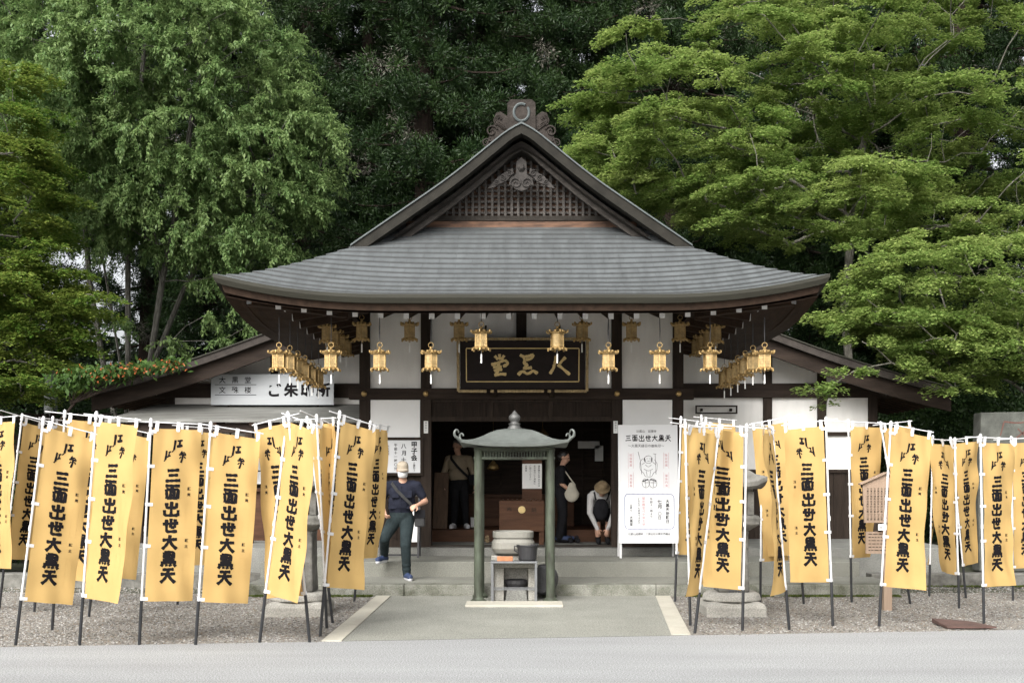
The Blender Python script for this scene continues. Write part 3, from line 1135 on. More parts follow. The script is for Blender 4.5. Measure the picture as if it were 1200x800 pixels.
# ---- wings
def wing(sg):
    nm = 'low white plastered hall wing %s' % ('with the grey counter canopy and the long signboard' if sg < 0 else 'with the maple branch hanging over its dark roof')
    Wg = thing('hall_wing', (sg * 5, 21.3, 0.5), nm, 'building')
    YF = 21.3
    posts = [2.75, 4.54, 5.54, 6.48]
    for x in posts:
        mb = MB()
        mb.box(sg * x - 0.08, sg * x + 0.08, YF - 0.08, YF + 0.08, 0.5, 3.10)
        if x < 6.4:
            mb.box(sg * x - 0.08, sg * x + 0.08, YF - 0.08, YF + 0.08, 3.36, 3.36 + (4.55 - 0.31 * abs(x) - 0.3 + 0.9 - 3.1))
        mb.build('post', WOOD, Wg)
    mb = MB()
    mb.box(*sorted((sg * 2.6, sg * 6.95)), YF - 0.11, YF + 0.09, 3.10, 3.36)
    bm_ = mb.build('tie_beam', WOODH, Wg, bevel=0.005)
    mb = MB()
    mb.box(*sorted((sg * 6.952, sg * 6.965)), YF - 0.13, YF + 0.1, 3.13, 3.33)
    mb.box(*sorted((sg * 6.7, sg * 6.965)), YF - 0.128, YF - 0.112, 3.14, 3.32)
    mb.build('beam_cap', WHITEP, bm_)
    for x0, x1 in zip(posts, posts[1:]):
        a_, b_ = sorted((sg * (x0 + .08), sg * (x1 - .08)))
        mb = MB()
        mb.box(a_, b_, YF - 0.02, YF + 0.04, 1.78, 3.10)
        mb.build('plaster_panel', PLAST, Wg)
        mb = MB()
        zt0 = 5.56 - 0.305 * x0 - .25
        zt1 = 5.56 - 0.305 * x1 - .25
        pl = [(sg * (x0 + .08), 3.36), (sg * (x1 - .08), 3.36), (sg * (x1 - .08), zt1), (sg * (x0 + .08), zt0)]
        mb.prism(pl if sg > 0 else pl[::-1], YF - 0.02, YF + 0.04)
        mb.build('plaster_panel', PLAST, Wg)
        mb = MB()
        mb.box(a_, b_, YF - 0.03, YF + 0.04, 0.5, 1.72)
        n = int((b_ - a_) / 0.14)
        for k in range(n + 1):
            xx = a_ + (b_ - a_) * k / n
            mb.box(max(a_, xx - .012), min(b_, xx + .012), YF - 0.045, YF - 0.03, 0.5, 1.72)
        mb.box(a_, b_, YF - 0.07, YF + 0.04, 1.72, 1.78)
        mb.build('wooden_wall', WOOD, Wg)
    a_, b_ = sorted((sg * 5.62, sg * 6.4))
    mb = MB()
    mb.box(a_, b_, YF - 0.06, YF - 0.021, 2.40, 2.47)
    mb.build('rail', WOODH, Wg)
    mb = MB()
    mb.box(*sorted((sg * 6.44, sg * 6.52)), YF + 0.08, 24.0, 0.5, 3.4)
    mb.build('side_wall', PLAST, Wg)
    # roof: thick layered slab with a bargeboard on the front
    def rz(x):
        t = max(0, (x - 4.4) / 3.3)
        return 5.60 - 0.318 * x - 0.10 * math.sin(math.pi * min(1, t)) * 0.6 + 0.03 * t * t
    roof, bb, cap, sof = MB(), MB(), MB(), MB()
    xs = [2.62 + (7.62 - 2.62) * i / 24 for i in range(25)]
    for x0, x1 in zip(xs, xs[1:]):
        z0, z1 = rz(x0), rz(x1)
        for mbx, t0, t1, ya, yb in ((roof, 0, 0.13, 20.30, 24.2), (bb, 0.135, 0.40, 20.42, 20.49), (cap, -0.024, -0.002, 20.27, 20.45), (sof, .19, .22, 20.5, 24.2)):
            q = [(sg * x0, z0 - t1), (sg * x1, z1 - t1), (sg * x1, z1 - t0), (sg * x0, z0 - t0)]
            mbx.prism(q if sg > 0 else q[::-1], ya, yb)
    roof.build('roof', WINGR, Wg)
    bb.build('bargeboard', mat('wing_bargeboard', (0.023, 0.016, 0.012), 0.75, 0.4, 3, 0.3, 30, stretch=(0.6, 4, 5), spec=0.15), Wg)
    cap.build('verge_cap', SLATEV, Wg)
    sof.build('soffit', WOOD, Wg)
    raf = MB()
    for k in range(11):
        y = 20.65 + 0.3 * k
        z0, z1 = rz(6.0) - .27, rz(7.55) - .27
        raf.bar((sg * 6.0, y, z0), (sg * 7.55, y, z1), 0.06, 0.08)
    raf.build('rafter_row', WOODR, Wg)
    return Wg


WL = wing(-1)
WR = wing(1)

# small framed rail on the right wing wall
t_ = W(839, 481, 21.2)
mb = MB()
for z0, z1 in ((2.80, 2.825), (2.93, 2.955)):
    mb.box(3.20, 3.97, 21.16, 21.2, z0, z1)
for x0 in (3.20, 3.945):
    mb.box(x0, x0 + .025, 21.16, 21.2, 2.825, 2.93)
mb.box(3.3, 3.34, 21.2, 21.278, 2.85, 2.9)
mb.box(3.84, 3.88, 21.2, 21.278, 2.85, 2.9)
tag(mb.build('wall_rack', WOODH), 'narrow empty wooden rack on the white wall left of the maple branch', 'rack')

# canopy over the counter on the left
CAN = thing('counter_canopy', (-4.8, 20.5, 0.5), 'grey sloping metal canopy over the counter below the long white signboard', 'canopy')
mb = MB()
v = []
for x, y, z in ((-7.15, 19.75, 2.63), (-2.68, 19.75, 2.63), (-2.68, 21.22, 2.98), (-6.7, 21.22, 2.98)):
    v.append((x, y, z))
v += [(x, y, z - 0.05) for x, y, z in v]
mb.add(v, [(0, 1, 2, 3), (7, 6, 5, 4), (1, 0, 4, 5), (2, 1, 5, 6), (3, 2, 6, 7), (0, 3, 7, 4)])
mb.build('roof', mat('canopy_metal', (0.12, 0.118, 0.105), 0.65, 0.35, 2.5, 0.1, 30, stretch=(0.5, 3, 3), col2=(0.19, 0.19, 0.175)), CAN)
mb = MB()
mb.box(-7.0, -2.7, 19.86, 19.98, 2.40, 2.57)
mb.build('beam', WOODH, CAN, bevel=0.006)
for px in (158, 205, 251, 295, 341, 387, 425):
    x = (px - CX) * 19.8 / F
    mb = MB()
    mb.tube([(x, 19.77, 2.555), (x, 21.2, 2.88)], 0.045, 12)
    mb.build('log_rafter', WOODR, CAN)
for x in (-6.6, -4.7, -2.8):
    mb = MB()
    mb.box(x - .06, x + .06, 19.86, 19.98, 0.5, 2.40)
    mb.build('post', WOOD, CAN)
mb = MB()
mb.box(-6.5, -3.1, 20.6, 21.1, 1.38, 1.44).box(-6.4, -3.2, 20.7, 20.76, 0.5, 1.38)
tag(mb.build('counter', WOODB, bevel=0.005), 'brown wooden counter under the grey canopy behind the left banners', 'counter')
mb = MB()
mb.box(-6.0, -4.7, 21.18, 21.24, 1.5, 2.5, 0)
for k in range(5):
    x = -6.0 + 1.3 * k / 4
    mb.box(x - .015, x + .015, 21.16, 21.18, 1.5, 2.5, 1)
for k in range(5):
    z = 1.5 + k / 4
    mb.box(-6.015, -4.685, 21.165, 21.181, z - .012, z + .012, 1)
tag(mb.build('paper_window', [PAPER, WOOD]), 'papered lattice window behind the counter on the left wing', 'window')

# ------------------------------------------------------------------ signs
# long white signboard on the canopy
SG = thing('signboard', (-4.5, 20.9, 2.95), 'long weathered white signboard with black writing standing on the grey canopy', 'sign')
mb = MB()
x0, x1, z0, z1 = -5.62, -3.40, 2.945, 3.50
mb.box(x0, x1, 20.86, 20.90, z0, z1, 0)
yy = 20.857
put_text(mb, '大黒堂', x0 + 0.205, z1 - 0.105, 0.125, yy, 1, pitch=1.85, bold=0.01)
put_text(mb, '文殊楼', x0 + 0.205, z1 - 0.285, 0.125, yy, 1, pitch=1.85, bold=0.01)
for zz in (z1 - 0.19, z1 - 0.375):
    mb.box(x0 + 0.07, x0 + 0.82, 20.856, 20.859, zz - 0.005, zz + 0.005, 1)
put_text(mb, 'ご朱印所', x0 + 1.16, z1 - 0.285, 0.25, yy, 1, pitch=1.16, bold=0.045)
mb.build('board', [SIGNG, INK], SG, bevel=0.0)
mb = MB()
for xx in (x0 + .3, x1 - .3):
    mb.bar((xx, 20.93, 2.93), (xx, 21.2, 3.35), 0.04, 0.04)
mb.build('brace', WOOD, SG)

# plaque
PL = thing('name_plaque', (0, 18.4, 3.0), 'dark framed temple plaque with three large gold characters over the entrance', 'plaque')
pw, ph = 1.03, 0.415
pc = Vector((0.02, 18.42, 3.43))
tl = R(9)


def pq(x, z, y):
    """plaque plane, leaning forward at the top."""
    return (pc.x + x, pc.y + y * math.cos(tl) - z * math.sin(tl), pc.z + z * math.cos(tl) + y * math.sin(tl))


def pbox(mb, x0, x1, z0, z1, y0, y1, mi=0):
    t = MB().box(x0, x1, y0, y1, z0, z1)
    mb.add([pq(x, z, y) for x, y, z in t.v], t.f, mi)


mb = MB()
pbox(mb, -pw + .03, pw - .03, -ph + .03, ph - .03, 0, 0.05)
mb.build('panel', LACQ, PL)
mb = MB()
for sx in (-1, 1):
    n = 14
    for k in range(n):
        z0 = -ph + 2 * ph * k / n
        pbox(mb, sx * pw - 0.022, sx * pw + 0.022, z0, z0 + 2 * ph / n - .004, -0.05 - .008 * (k % 2), 0.06)
for sz in (-1, 1):
    n = 36
    for k in range(n):
        x0 = -pw + 2 * pw * k / n
        if sz < 0 and (0.36 < abs((x0 + .02)) < .58) and (k % 2 == 0):
            continue
        pbox(mb, x0, x0 + 2 * pw / n - .004, sz * ph - 0.02, sz * ph + 0.02, -0.05 - .008 * (k % 2), 0.06)
mb.build('frame', mat('dull_gold', (0.33, 0.24, 0.12), 0.6, 0.4, 10, 0.4, 50, metal=0.3, col2=(0.5, 0.38, 0.2)), PL)
mb = MB()
lw = 0.008
for sz in (-1, 1):
    pbox(mb, -0.90, 0.90, sz * 0.265 - lw, sz * 0.265 + lw, -0.012, 0.0)
for sx in (-1, 1):
    pbox(mb, sx * 0.90 - lw, sx * 0.90 + lw, -0.265 + lw, 0.265 - lw, -0.012, 0.0)
mb.build('border_line', GOLD, PL)
# strokes traced in the enlargement of the plaque: 580 px wide field centred at (583, 445)
KAN = [[[(402, 360), (408, 405)], [(365, 374), (392, 402)], [(440, 370), (418, 402)], [(338, 442), (380, 432), (440, 408), (468, 420), (466, 440), (430, 456)],
        [(400, 424), (388, 470)], [(352, 462), (420, 458)], [(360, 492), (388, 478), (424, 482)], [(398, 478), (372, 522), (362, 524)], [(362, 524), (420, 514), (456, 518)]],
       [[(562, 366), (590, 382), (630, 376), (668, 364)], [(668, 364), (650, 398), (608, 404)], [(590, 384), (600, 410)], [(600, 410), (592, 440), (622, 438)], [(622, 436), (590, 474), (656, 464)],
        [(548, 524), (566, 500), (590, 492), (612, 514), (640, 508), (664, 486), (700, 512)]],
       [[(846, 372), (836, 420), (826, 466), (796, 514)], [(918, 384), (892, 410), (872, 434)], [(856, 440), (900, 476), (952, 520)], [(820, 440), (836, 450)]]]
mb = MB()
lay = 0
for ch in KAN:
    for v, f in strokes(ch, 26, 8):
        lay += 1
        yo = -0.004 - 0.0004 * (lay % 9)
        mb.add([pq((x - 583) * 0.00205 * 1.0, -(y - 445) * 0.00205, yo) for x, y in v], [q[::-1] for q in f])
mb.build('gilt_characters', GOLD, PL)
for x in (-0.46, 0.47):
    MB().bar((pc.x + x, 18.5, 3.06), (pc.x + x, 18.67, 2.98), 0.07, 0.12).build('bracket', WOOD, PL)
for x in (-.6, .6):
    MB().bar((pc.x + x, 18.44, 3.8), (pc.x + x, 18.79, 4.1), 0.03, 0.03).build('stay', WOOD, PL)

# framed notice left of the entrance
NB = thing('framed_notice', (-2.06, 18.7, 1.68), 'framed white notice headed 甲子会 behind the man in the cap', 'notice')
c0, c1 = -2.33, -1.64
zb_, zt_ = 1.71, 2.24
mb = MB()
mb.box(c0, c1, 18.70, 18.73, zb_, zt_, 0)
yy = 18.697
put_text(mb, '甲子会', c1 - 0.10, zt_ - 0.075, 0.105, yy, 1, True, 0.03, 1.0)
put_text(mb, '(縁日)', c1 - 0.10, zt_ - 0.37, 0.04, yy, 1, True, 0.01, 1.0)
put_text(mb, '八月十日', c1 - 0.27, zt_ - 0.10, 0.085, yy, 1, True, 0.015, 1.3)
put_text(mb, '午前十一時〇分', c1 - 0.40, zt_ - 0.08, 0.055, yy, 1, True, 0.01, 1.15)
put_text(mb, '於大黒堂', c1 - 0.52, zt_ - 0.10, 0.036, yy, 1, True, 0.008, 1.15)
put_text(mb, '三面出世大黒天奉賛会', c1 - 0.60, zt_ - 0.09, 0.034, yy, 1, True, 0.008, 1.15)
mb.build('sheet', [BOARDW, INK], NB)
mb = MB()
mb.box(c0 - .04, c1 + .04, 18.68, 18.74, zt_, zt_ + .045).box(c0 - .04, c1 + .04, 18.68, 18.74, zb_ - .045, zb_)
mb.box(c0 - .04, c0, 18.68, 18.74, zb_, zt_).box(c1, c1 + .04, 18.68, 18.74, zb_, zt_)
mb.build('frame', WOOD, NB)

# small white tags on the door posts
for x, lb in ((-1.55, 'small white paper tag on the door post beside the framed notice'), (1.53, 'small white paper tag on the door post beside the tall white board')):
    mb = MB()
    mb.box(x - 0.035, x + 0.035, YW - 0.094, YW - 0.087, 2.35, 2.55, 0)
    put_text(mb, '御自由に', x, 2.52, 0.032, YW - 0.096, 1, True, 0.004, 1.25)
    tag(mb.build('paper_tag', [PAPER, INKG]), lb, 'paper tag')

# the tall white standing board
SB = thing('standing_board', (2.2, 18.0, 0.376), 'tall white standing board with a line drawing and black writing, right of the entrance', 'sign')
bx0, bx1 = W(725, 0, 18).x, W(795, 0, 18).x
bz0, bz1 = 0.61, 2.46


def lean(z):
    return 17.95 + (z - 0.6) * 0.09


def lbox(mb, x0, x1, z0, z1, y0, y1, mi=0):
    t = MB().box(x0, x1, y0, y1, z0, z1)
    mb.add([(x, y + lean(z), z) for x, y, z in t.v], t.f, mi)


mb = MB()
lbox(mb, bx0, bx1, bz0, bz1, 0, 0.03, 0)
bw = bx1 - bx0
bc = (bx0 + bx1) / 2


def ly(z):
    return lean(z) - 0.003


def bz(py):
    """height on the board of a row in the enlargement (400 x 800 px, board rows 45..725)."""
    return bz1 - (py - 45) / 680 * (bz1 - bz0)


def bxx(px):
    return bx0 + (px - 28) / 336 * bw


put_text(mb, '比叡山 延暦寺', bxx(140), bz(82), 0.046, ly, 2, pitch=0.98, bold=0.006)
n7 = '三面出世大黒天'
for i, ch in enumerate(n7):
    for v, f in strokes(BR[ch], 15, 8):
        s_ = 0.118
        pts = []
        for gx, gy in v:
            zz = bz(122) - (gy / 100 - .5) * s_ * 0.9
            pts.append((bxx(85 + i * 37.5) + (gx / 100 - .5) * s_ * 0.82, ly(zz) - 0.0002, zz))
        mb.add(pts, [q for q in f], 1)
put_text(mb, '〜大黒天縁日の御朱印〜', bxx(92), bz(166), 0.052, ly, 2, pitch=1.0, bold=0.006)
for px_, s1_, s2_ in ((98, '招福開運', '商売繁昌'), (298, '除災招福', '福寿円満')):
    put_text(mb, s1_, bxx(px_), bz(220), 0.042, ly, 3, True, 0.004, 1.25)
    put_text(mb, s2_, bxx(px_), bz(338), 0.042, ly, 3, True, 0.004, 1.25)
    for k in (205, 318):
        for dx in (-14, 14):
            lbox(mb, bxx(px_ + dx) - .0015, bxx(px_ + dx) + .0015, bz(k + 92), bz(k), -0.0035, -0.0005, 3)
# line drawing: a robed seated figure on two rice bales
DR = [[(172, 240), (185, 225), (205, 222), (220, 235), (222, 255), (205, 268), (185, 265), (172, 250), (172, 240)], [(160, 275), (178, 262)], [(222, 260), (240, 275)],
      [(165, 240), (150, 260), (150, 300), (165, 320)], [(232, 245), (248, 270), (245, 310), (228, 322)], [(140, 200), (152, 250), (160, 330)], [(236, 215), (240, 330)], [(225, 212), (243, 214)],
      [(180, 275), (197, 290), (215, 276)], [(172, 300), (197, 312), (222, 300)], [(168, 318), (180, 345), (215, 345), (228, 320)], [(185, 310), (190, 340)], [(210, 310), (206, 340)],
      [(188, 240), (194, 240)], [(203, 240), (209, 240)], [(192, 254), (205, 254)], [(175, 355), (160, 372), (165, 400), (185, 410), (200, 398), (200, 370), (185, 358), (175, 355)],
      [(215, 355), (202, 370), (204, 398), (220, 410), (242, 400), (245, 375), (232, 358), (215, 355)], [(170, 378), (196, 378)], [(208, 378), (240, 378)], [(180, 360), (182, 405)], [(224, 360), (224, 405)], [(163, 366), (200, 362), (243, 366)]]
for v, f in strokes(DR, 2.6, 5):
    mb.add([(bxx(x), ly(bz(y)), bz(y)) for x, y in v], f, 2)
for v, f in strokes([[(165, 372), (196, 358)], [(206, 358), (240, 370)], [(175, 236), (180, 256)], [(216, 236), (214, 256)]], 7, 5):
    mb.add([(bxx(x), ly(bz(y)) - .0002, bz(y)) for x, y in v], f, 2)
FR = [[(75, 443), (325, 443), (340, 456), (340, 630), (325, 644), (75, 644), (62, 630), (62, 456), (75, 443)]]
for v, f in strokes(FR, 3.2, 8):
    mb.add([(bxx(x), ly(bz(y)), bz(y)) for x, y in v], f, 4)
for px_, py_, tx_, sz_, bo_ in ((303, 485, '大黒天祈願日', 0.060, .02), (258, 487, '七月', 0.072, .02), (258, 556, '〇日', 0.06, .01), (212, 472, '午前十一時より', 0.044, .008), (142, 470, 'どなたでも参拝できます', 0.036, .006), (98, 508, '比叡山', 0.036, .006), (98, 578, '大黒堂', 0.05, .015)):
    put_text(mb, tx_, bxx(px_), bz(py_), sz_, ly, 1, True, bo_, 1.05)
put_text(mb, '御祈願受付中御志納', bxx(168), bz(468), 0.048, ly, 3, True, .004, 1.05)
put_text(mb, '比叡山延暦寺 三面出世大黒天奉賛会', bxx(88), bz(672), 0.042, ly, 2, pitch=0.92, bold=0.01)
mb.build('board', [BOARDW, INK, INKG, INKP, INKB], SB)
mb = MB()
for xx in (bx0 + .03, bx1 - .03):
    mb.bar((xx, lean(.376) + .05, .376), (xx, lean(2.4) + .05, 2.4), 0.035, 0.035)
    mb.bar((xx, 18.42, .376), (xx, lean(2.0) + .07, 2.0), 0.03, 0.03)
mb.build('stand', POLEW, SB)

# low folding notice stand behind the walking man
ST = thing('notice_stand', (-1.85, 18.2, 0.376), 'low dark metal stand with a white card behind the walking man', 'stand')
mb = MB()
for x in (-2.22, -1.62):
    mb.bar((x, 18.05, 0.376), (x, 18.3, 1.35), 0.03, 0.03)
    mb.bar((x, 18.42, 0.376), (x, 18.3, 1.35), 0.025, 0.025)
mb.bar((-2.22, 18.07, 0.42), (-1.62, 18.07, 0.42), 0.03, 0.03)
mb.bar((-2.22, 18.22, 1.02), (-1.62, 18.22, 1.02), 0.03, 0.03)
mb.bar((-2.22, 18.3, 1.35), (-1.62, 18.3, 1.35), 0.03, 0.03)
mb.build('frame', BLACKM, ST)
mb = MB()
mb.add([(-1.80, 18.11, 0.62), (-1.64, 18.11, 0.62), (-1.64, 18.235, 1.14), (-1.80, 18.235, 1.14), (-1.80, 18.12, 0.62), (-1.64, 18.12, 0.62), (-1.64, 18.245, 1.14), (-1.80, 18.245, 1.14)],
       [(0, 1, 2, 3), (7, 6, 5, 4), (1, 0, 4, 5), (2, 1, 5, 6), (3, 2, 6, 7), (0, 3, 7, 4)])
mb.build('card', PAPER, ST)

# offering box, notice post, papers in the entrance
OB = thing('offering_box', (0.02, 19.5, 0.5), 'brown wooden offering box with a gold crest in the doorway', 'offering box')
mb = MB()
x0, x1 = W(585, 0, 19.4).x, W(638, 0, 19.4).x
mb.box(x0, x1, 19.4, 19.95, 0.72, 1.24)
mb.build('body', WOODB, OB, bevel=0.012)
mb = MB()
for x in (x0 + .05, x1 - .05):
    for y in (19.46, 19.89):
        mb.box(x - .04, x + .04, y - .04, y + .04, 0.5, 0.72)
mb.build('leg', WOODB, OB)
mb = MB()
cx_ = (x0 + x1) / 2
mb.lathe([(0.062, 0), (0.062, .004), (0.05, .008)], (0, 0, 0), 20)
mb.v = [(cx_ + a_, 19.4 - c_ - .001, 1.09 + b_) for a_, b_, c_ in mb.v]
mb.f = [f[::-1] for f in mb.f]
put_text(mb, '奉納', x0 + .17, 1.09, 0.09, 19.398, 1, pitch=4.6, bold=.01)
mb.build('crest', [GOLD, WOODH], OB)
mb = MB()
for x in np.linspace(x0 + .06, x1 - .06, 9):
    mb.box(x - .012, x + .012, 19.45, 19.9, 1.24, 1.262)
mb.build('slatted_top', WOODB, OB)

NP = thing('notice_post', (0.2, 19.98, 0.5), 'brown wooden post with a white notice behind the offering box', 'notice')
mb = MB()
nx0, nx1 = W(612, 0, 20).x, W(635, 0, 20).x
mb.box(nx0, nx1, 20.0, 20.04, 0.5, 1.95)
mb.build('post', WOODB, NP)
mb = MB()
mb.box(nx0, nx1 + .0, 19.985, 19.998, 1.44, 1.87, 0)
for k, tx in enumerate(('御祈願をお申込の方は', '左の受付にて用紙に', 'ご記入ください', '大黒堂')):
    put_text(mb, tx, nx1 - .05 - .075 * k, 1.83, 0.036, 19.982, 1, True, .008, 1.05)
mb.build('sheet', [PAPER, INK], NP)
for i, (px, py, d, ww, hh, lb) in enumerate(((690, 521, 22.3, .42, .14, 'white paper strip pinned high on the dark screen, longest of the papers'), (702, 531, 22.3, .16, .30, 'white paper pinned below the long strip on the dark screen'), (556, 606, 21.4, .14, .18, 'small white leaflet standing at the foot of the inside man'))):
    c = W(px, py, d)
    mb = MB()
    mb.box(c.x - ww / 2, c.x + ww / 2, d, d + .004, c.z - hh / 2, c.z + hh / 2)
    if i == 2:
        mb = MB().box(c.x - ww / 2, c.x + ww / 2, d, d + .06, 0.71, 0.71 + hh)
    tag(mb.build('paper_sheet', PAPER), lb, 'paper')
# leaning plank and hanging gilt ornament inside
mb = MB()
c = W(515, 0, 20.6)
mb.bar((c.x, 20.7, 0.71), (c.x + .02, 20.9, 1.72), 0.26, 0.04, up=(0, 1, 0))
tag(mb.build('leaning_plank', mat('ochre_wood', (0.10, 0.058, 0.032), .7, .35, 3, .2, 30, stretch=(6, 6, .5)), bevel=.006), 'ochre wooden plank leaning inside the doorway left of the inside man', 'plank')
for px, py, lb in ((578, 548, 'small brass hanging ornament glowing above the incense bowl in the dark hall'), (636, 510, 'thin brass pendant hanging in the dark doorway above the shelter roof')):
    c = W(px, py, 21.5)
    mb = MB()
    mb.lathe([(.01, .16), (.02, .13), (.09, .05), (.12, 0), (.10, -.03), (.03, -.05)], tuple(c), 14)
    mb.tube([(c.x, c.y, c.z + .15), (c.x, c.y, 3.0)], .006, 5)
    tag(mb.build('hanging_ornament', BRASS, smooth=True), lb, 'ornament')

# ------------------------------------------------------------------ hanging lanterns
def make_lantern():
    root = thing('hanging_lantern', (0, 0, 0), 'x', 'lantern', 'brass lanterns hanging under the eaves')
    n = 6
    r0 = R(30)
    mb = MB()
    # hexagonal roof with upturned petals
    mb.lathe([(.125, .125), (.155, .128), (.158, .14), (.115, .158), (.075, .178), (.045, .20), (.03, .215), (.02, .225)], (0, 0, 0), 6, rot=r0)
    for k in range(6):
        an = r0 + k * math.pi / 3
        cx_, sx_ = math.cos(an), math.sin(an)
        mb.tube([(cx_ * .13, sx_ * .13, .137), (cx_ * .165, sx_ * .165, .135), (cx_ * .195, sx_ * .195, .15), (cx_ * .192, sx_ * .192, .175), (cx_ * .175, sx_ * .175, .178)], [.012, .014, .016, .02, .012], 6)
        an2 = an + math.pi / 6
        mb.ball((math.cos(an2) * .135, math.sin(an2) * .135, .165), (.032, .032, .026), 8)
    mb.ball((0, 0, .235), (.022, .022, .028), 8)
    mb.build('roof', BRASS, root)
    mb = MB()
    mb.lathe([(.108, -.115), (.108, .125)], (0, 0, 0), 6, rot=r0)
    for k in range(6):
        a0, a1 = r0 + k * math.pi / 3, r0 + (k + 1) * math.pi / 3
        p0 = Vector((math.cos(a0), math.sin(a0), 0)) * .112
        p1 = Vector((math.cos(a1), math.sin(a1), 0)) * .112
        mb.bar(p0 + Vector((0, 0, -.115)), p0 + Vector((0, 0, .125)), .016, .016, 1)
        for t in (.2, .4, .6, .8):
            q = p0.lerp(p1, t)
            mb.bar(q + Vector((0, 0, -.10)), q + Vector((0, 0, .11)), .006, .006, 1)
        for z in (-.10, -.055, -.01, .035, .08, .112):
            mb.bar(p0 + Vector((0, 0, z)), p1 + Vector((0, 0, z)), .006, .006, 1)
    mb.build('body', [BRASSD, BRASS], root)
    mb = MB()
    mb.lathe([(.05, -.165), (.10, -.155), (.15, -.138), (.155, -.128), (.13, -.115)], (0, 0, 0), 6, rot=r0)
    for k in range(6):
        an = r0 + k * math.pi / 3
        cx_, sx_ = math.cos(an), math.sin(an)
        mb.tube([(cx_ * .13, sx_ * .13, -.14), (cx_ * .165, sx_ * .165, -.15), (cx_ * .168, sx_ * .168, -.185)], [.022, .022, .016], 6)
        an2 = an + math.pi / 6
        mb.ball((math.cos(an2) * .125, math.sin(an2) * .125, -.15), (.03, .03, .022), 8)
    mb.build('base', BRASS, root)
    mb = MB()
    mb.tube([(.045 * math.cos(R(t)), 0, .285 + .045 * math.sin(R(t))) for t in range(0, 361, 24)], .007, 6, cap=False)
    mb.build('ring', BRASS, root)
    return root


LAN = make_lantern()
TAGM = MB()
TAGM.box(-.012, .012, -.0012, .0012, -.40, -.235)
TAGM.tube([(0, 0, -.235), (0, 0, -.16)], .002, 4)
tagproto = TAGM.build('paper_strip', PAPER, LAN, at=(0, 0, 0))
for ch_ in LAN.children:
    ch_.data.transform(Matrix.Scale(.76, 4))
lans = []
LORD = ['first', 'second', 'third', 'fourth', 'fifth', 'sixth', 'seventh', 'eighth', 'ninth', 'tenth']
for i, px in enumerate((327, 388, 445, 505, 564, 653, 713, 773, 832, 896)):
    py = 399 if px in (564, 653) else 423
    lans.append((W(px, py, 15.55), soffit_z(.56) - .05, 'brass lantern %s from the left in the bright outer row along the front eave' % LORD[i], 0))
for sg, nm in ((-1, 'over the long white signboard'), (1, 'before the wall rack')):
    for k in range(5):
        y = 16.22 + .57 * k
        lans.append((Vector((sg * 3.26, y, 3.24 - .01 * k)), soffit_z(.76) - .05, 'brass lantern %s behind the corner one in the side row %s' % (LORD[k], nm), 1))
for i, px in enumerate((424, 480, 538, 682, 740, 797)):
    lans.append((W(px, 389, 17.2), soffit_z(2.2) - .05, 'dim brass lantern %s from the left in the inner row close to the plaster wall' % LORD[i], 0))
for sg, nm in ((-1, 'above the signboard'), (1, 'above the wall rack')):
    for k in range(4):
        lans.append((Vector((sg * 2.9, 17.2 + .62 * k, 3.77)), soffit_z(1.12) - .03, 'dim brass lantern %s from the front, inner side row %s' % (LORD[k], nm), 1))
for i, (p, zc, lb, side) in enumerate(lans):
    o = LAN if i == 0 else copy_tree(LAN)
    o.location = p
    o.rotation_euler = (0, 0, R(rng.uniform(-14, 14)))
    o['label'] = lb
    mb = MB()
    mb.tube([(0, 0, .245), (rng.uniform(-.01, .01), 0, .245 + (zc - p.z - .24) * .5), (0, 0, zc - p.z + .02)], .005, 5)
    c = mb.build('cord', BLACKM, o, at=(0, 0, 0))

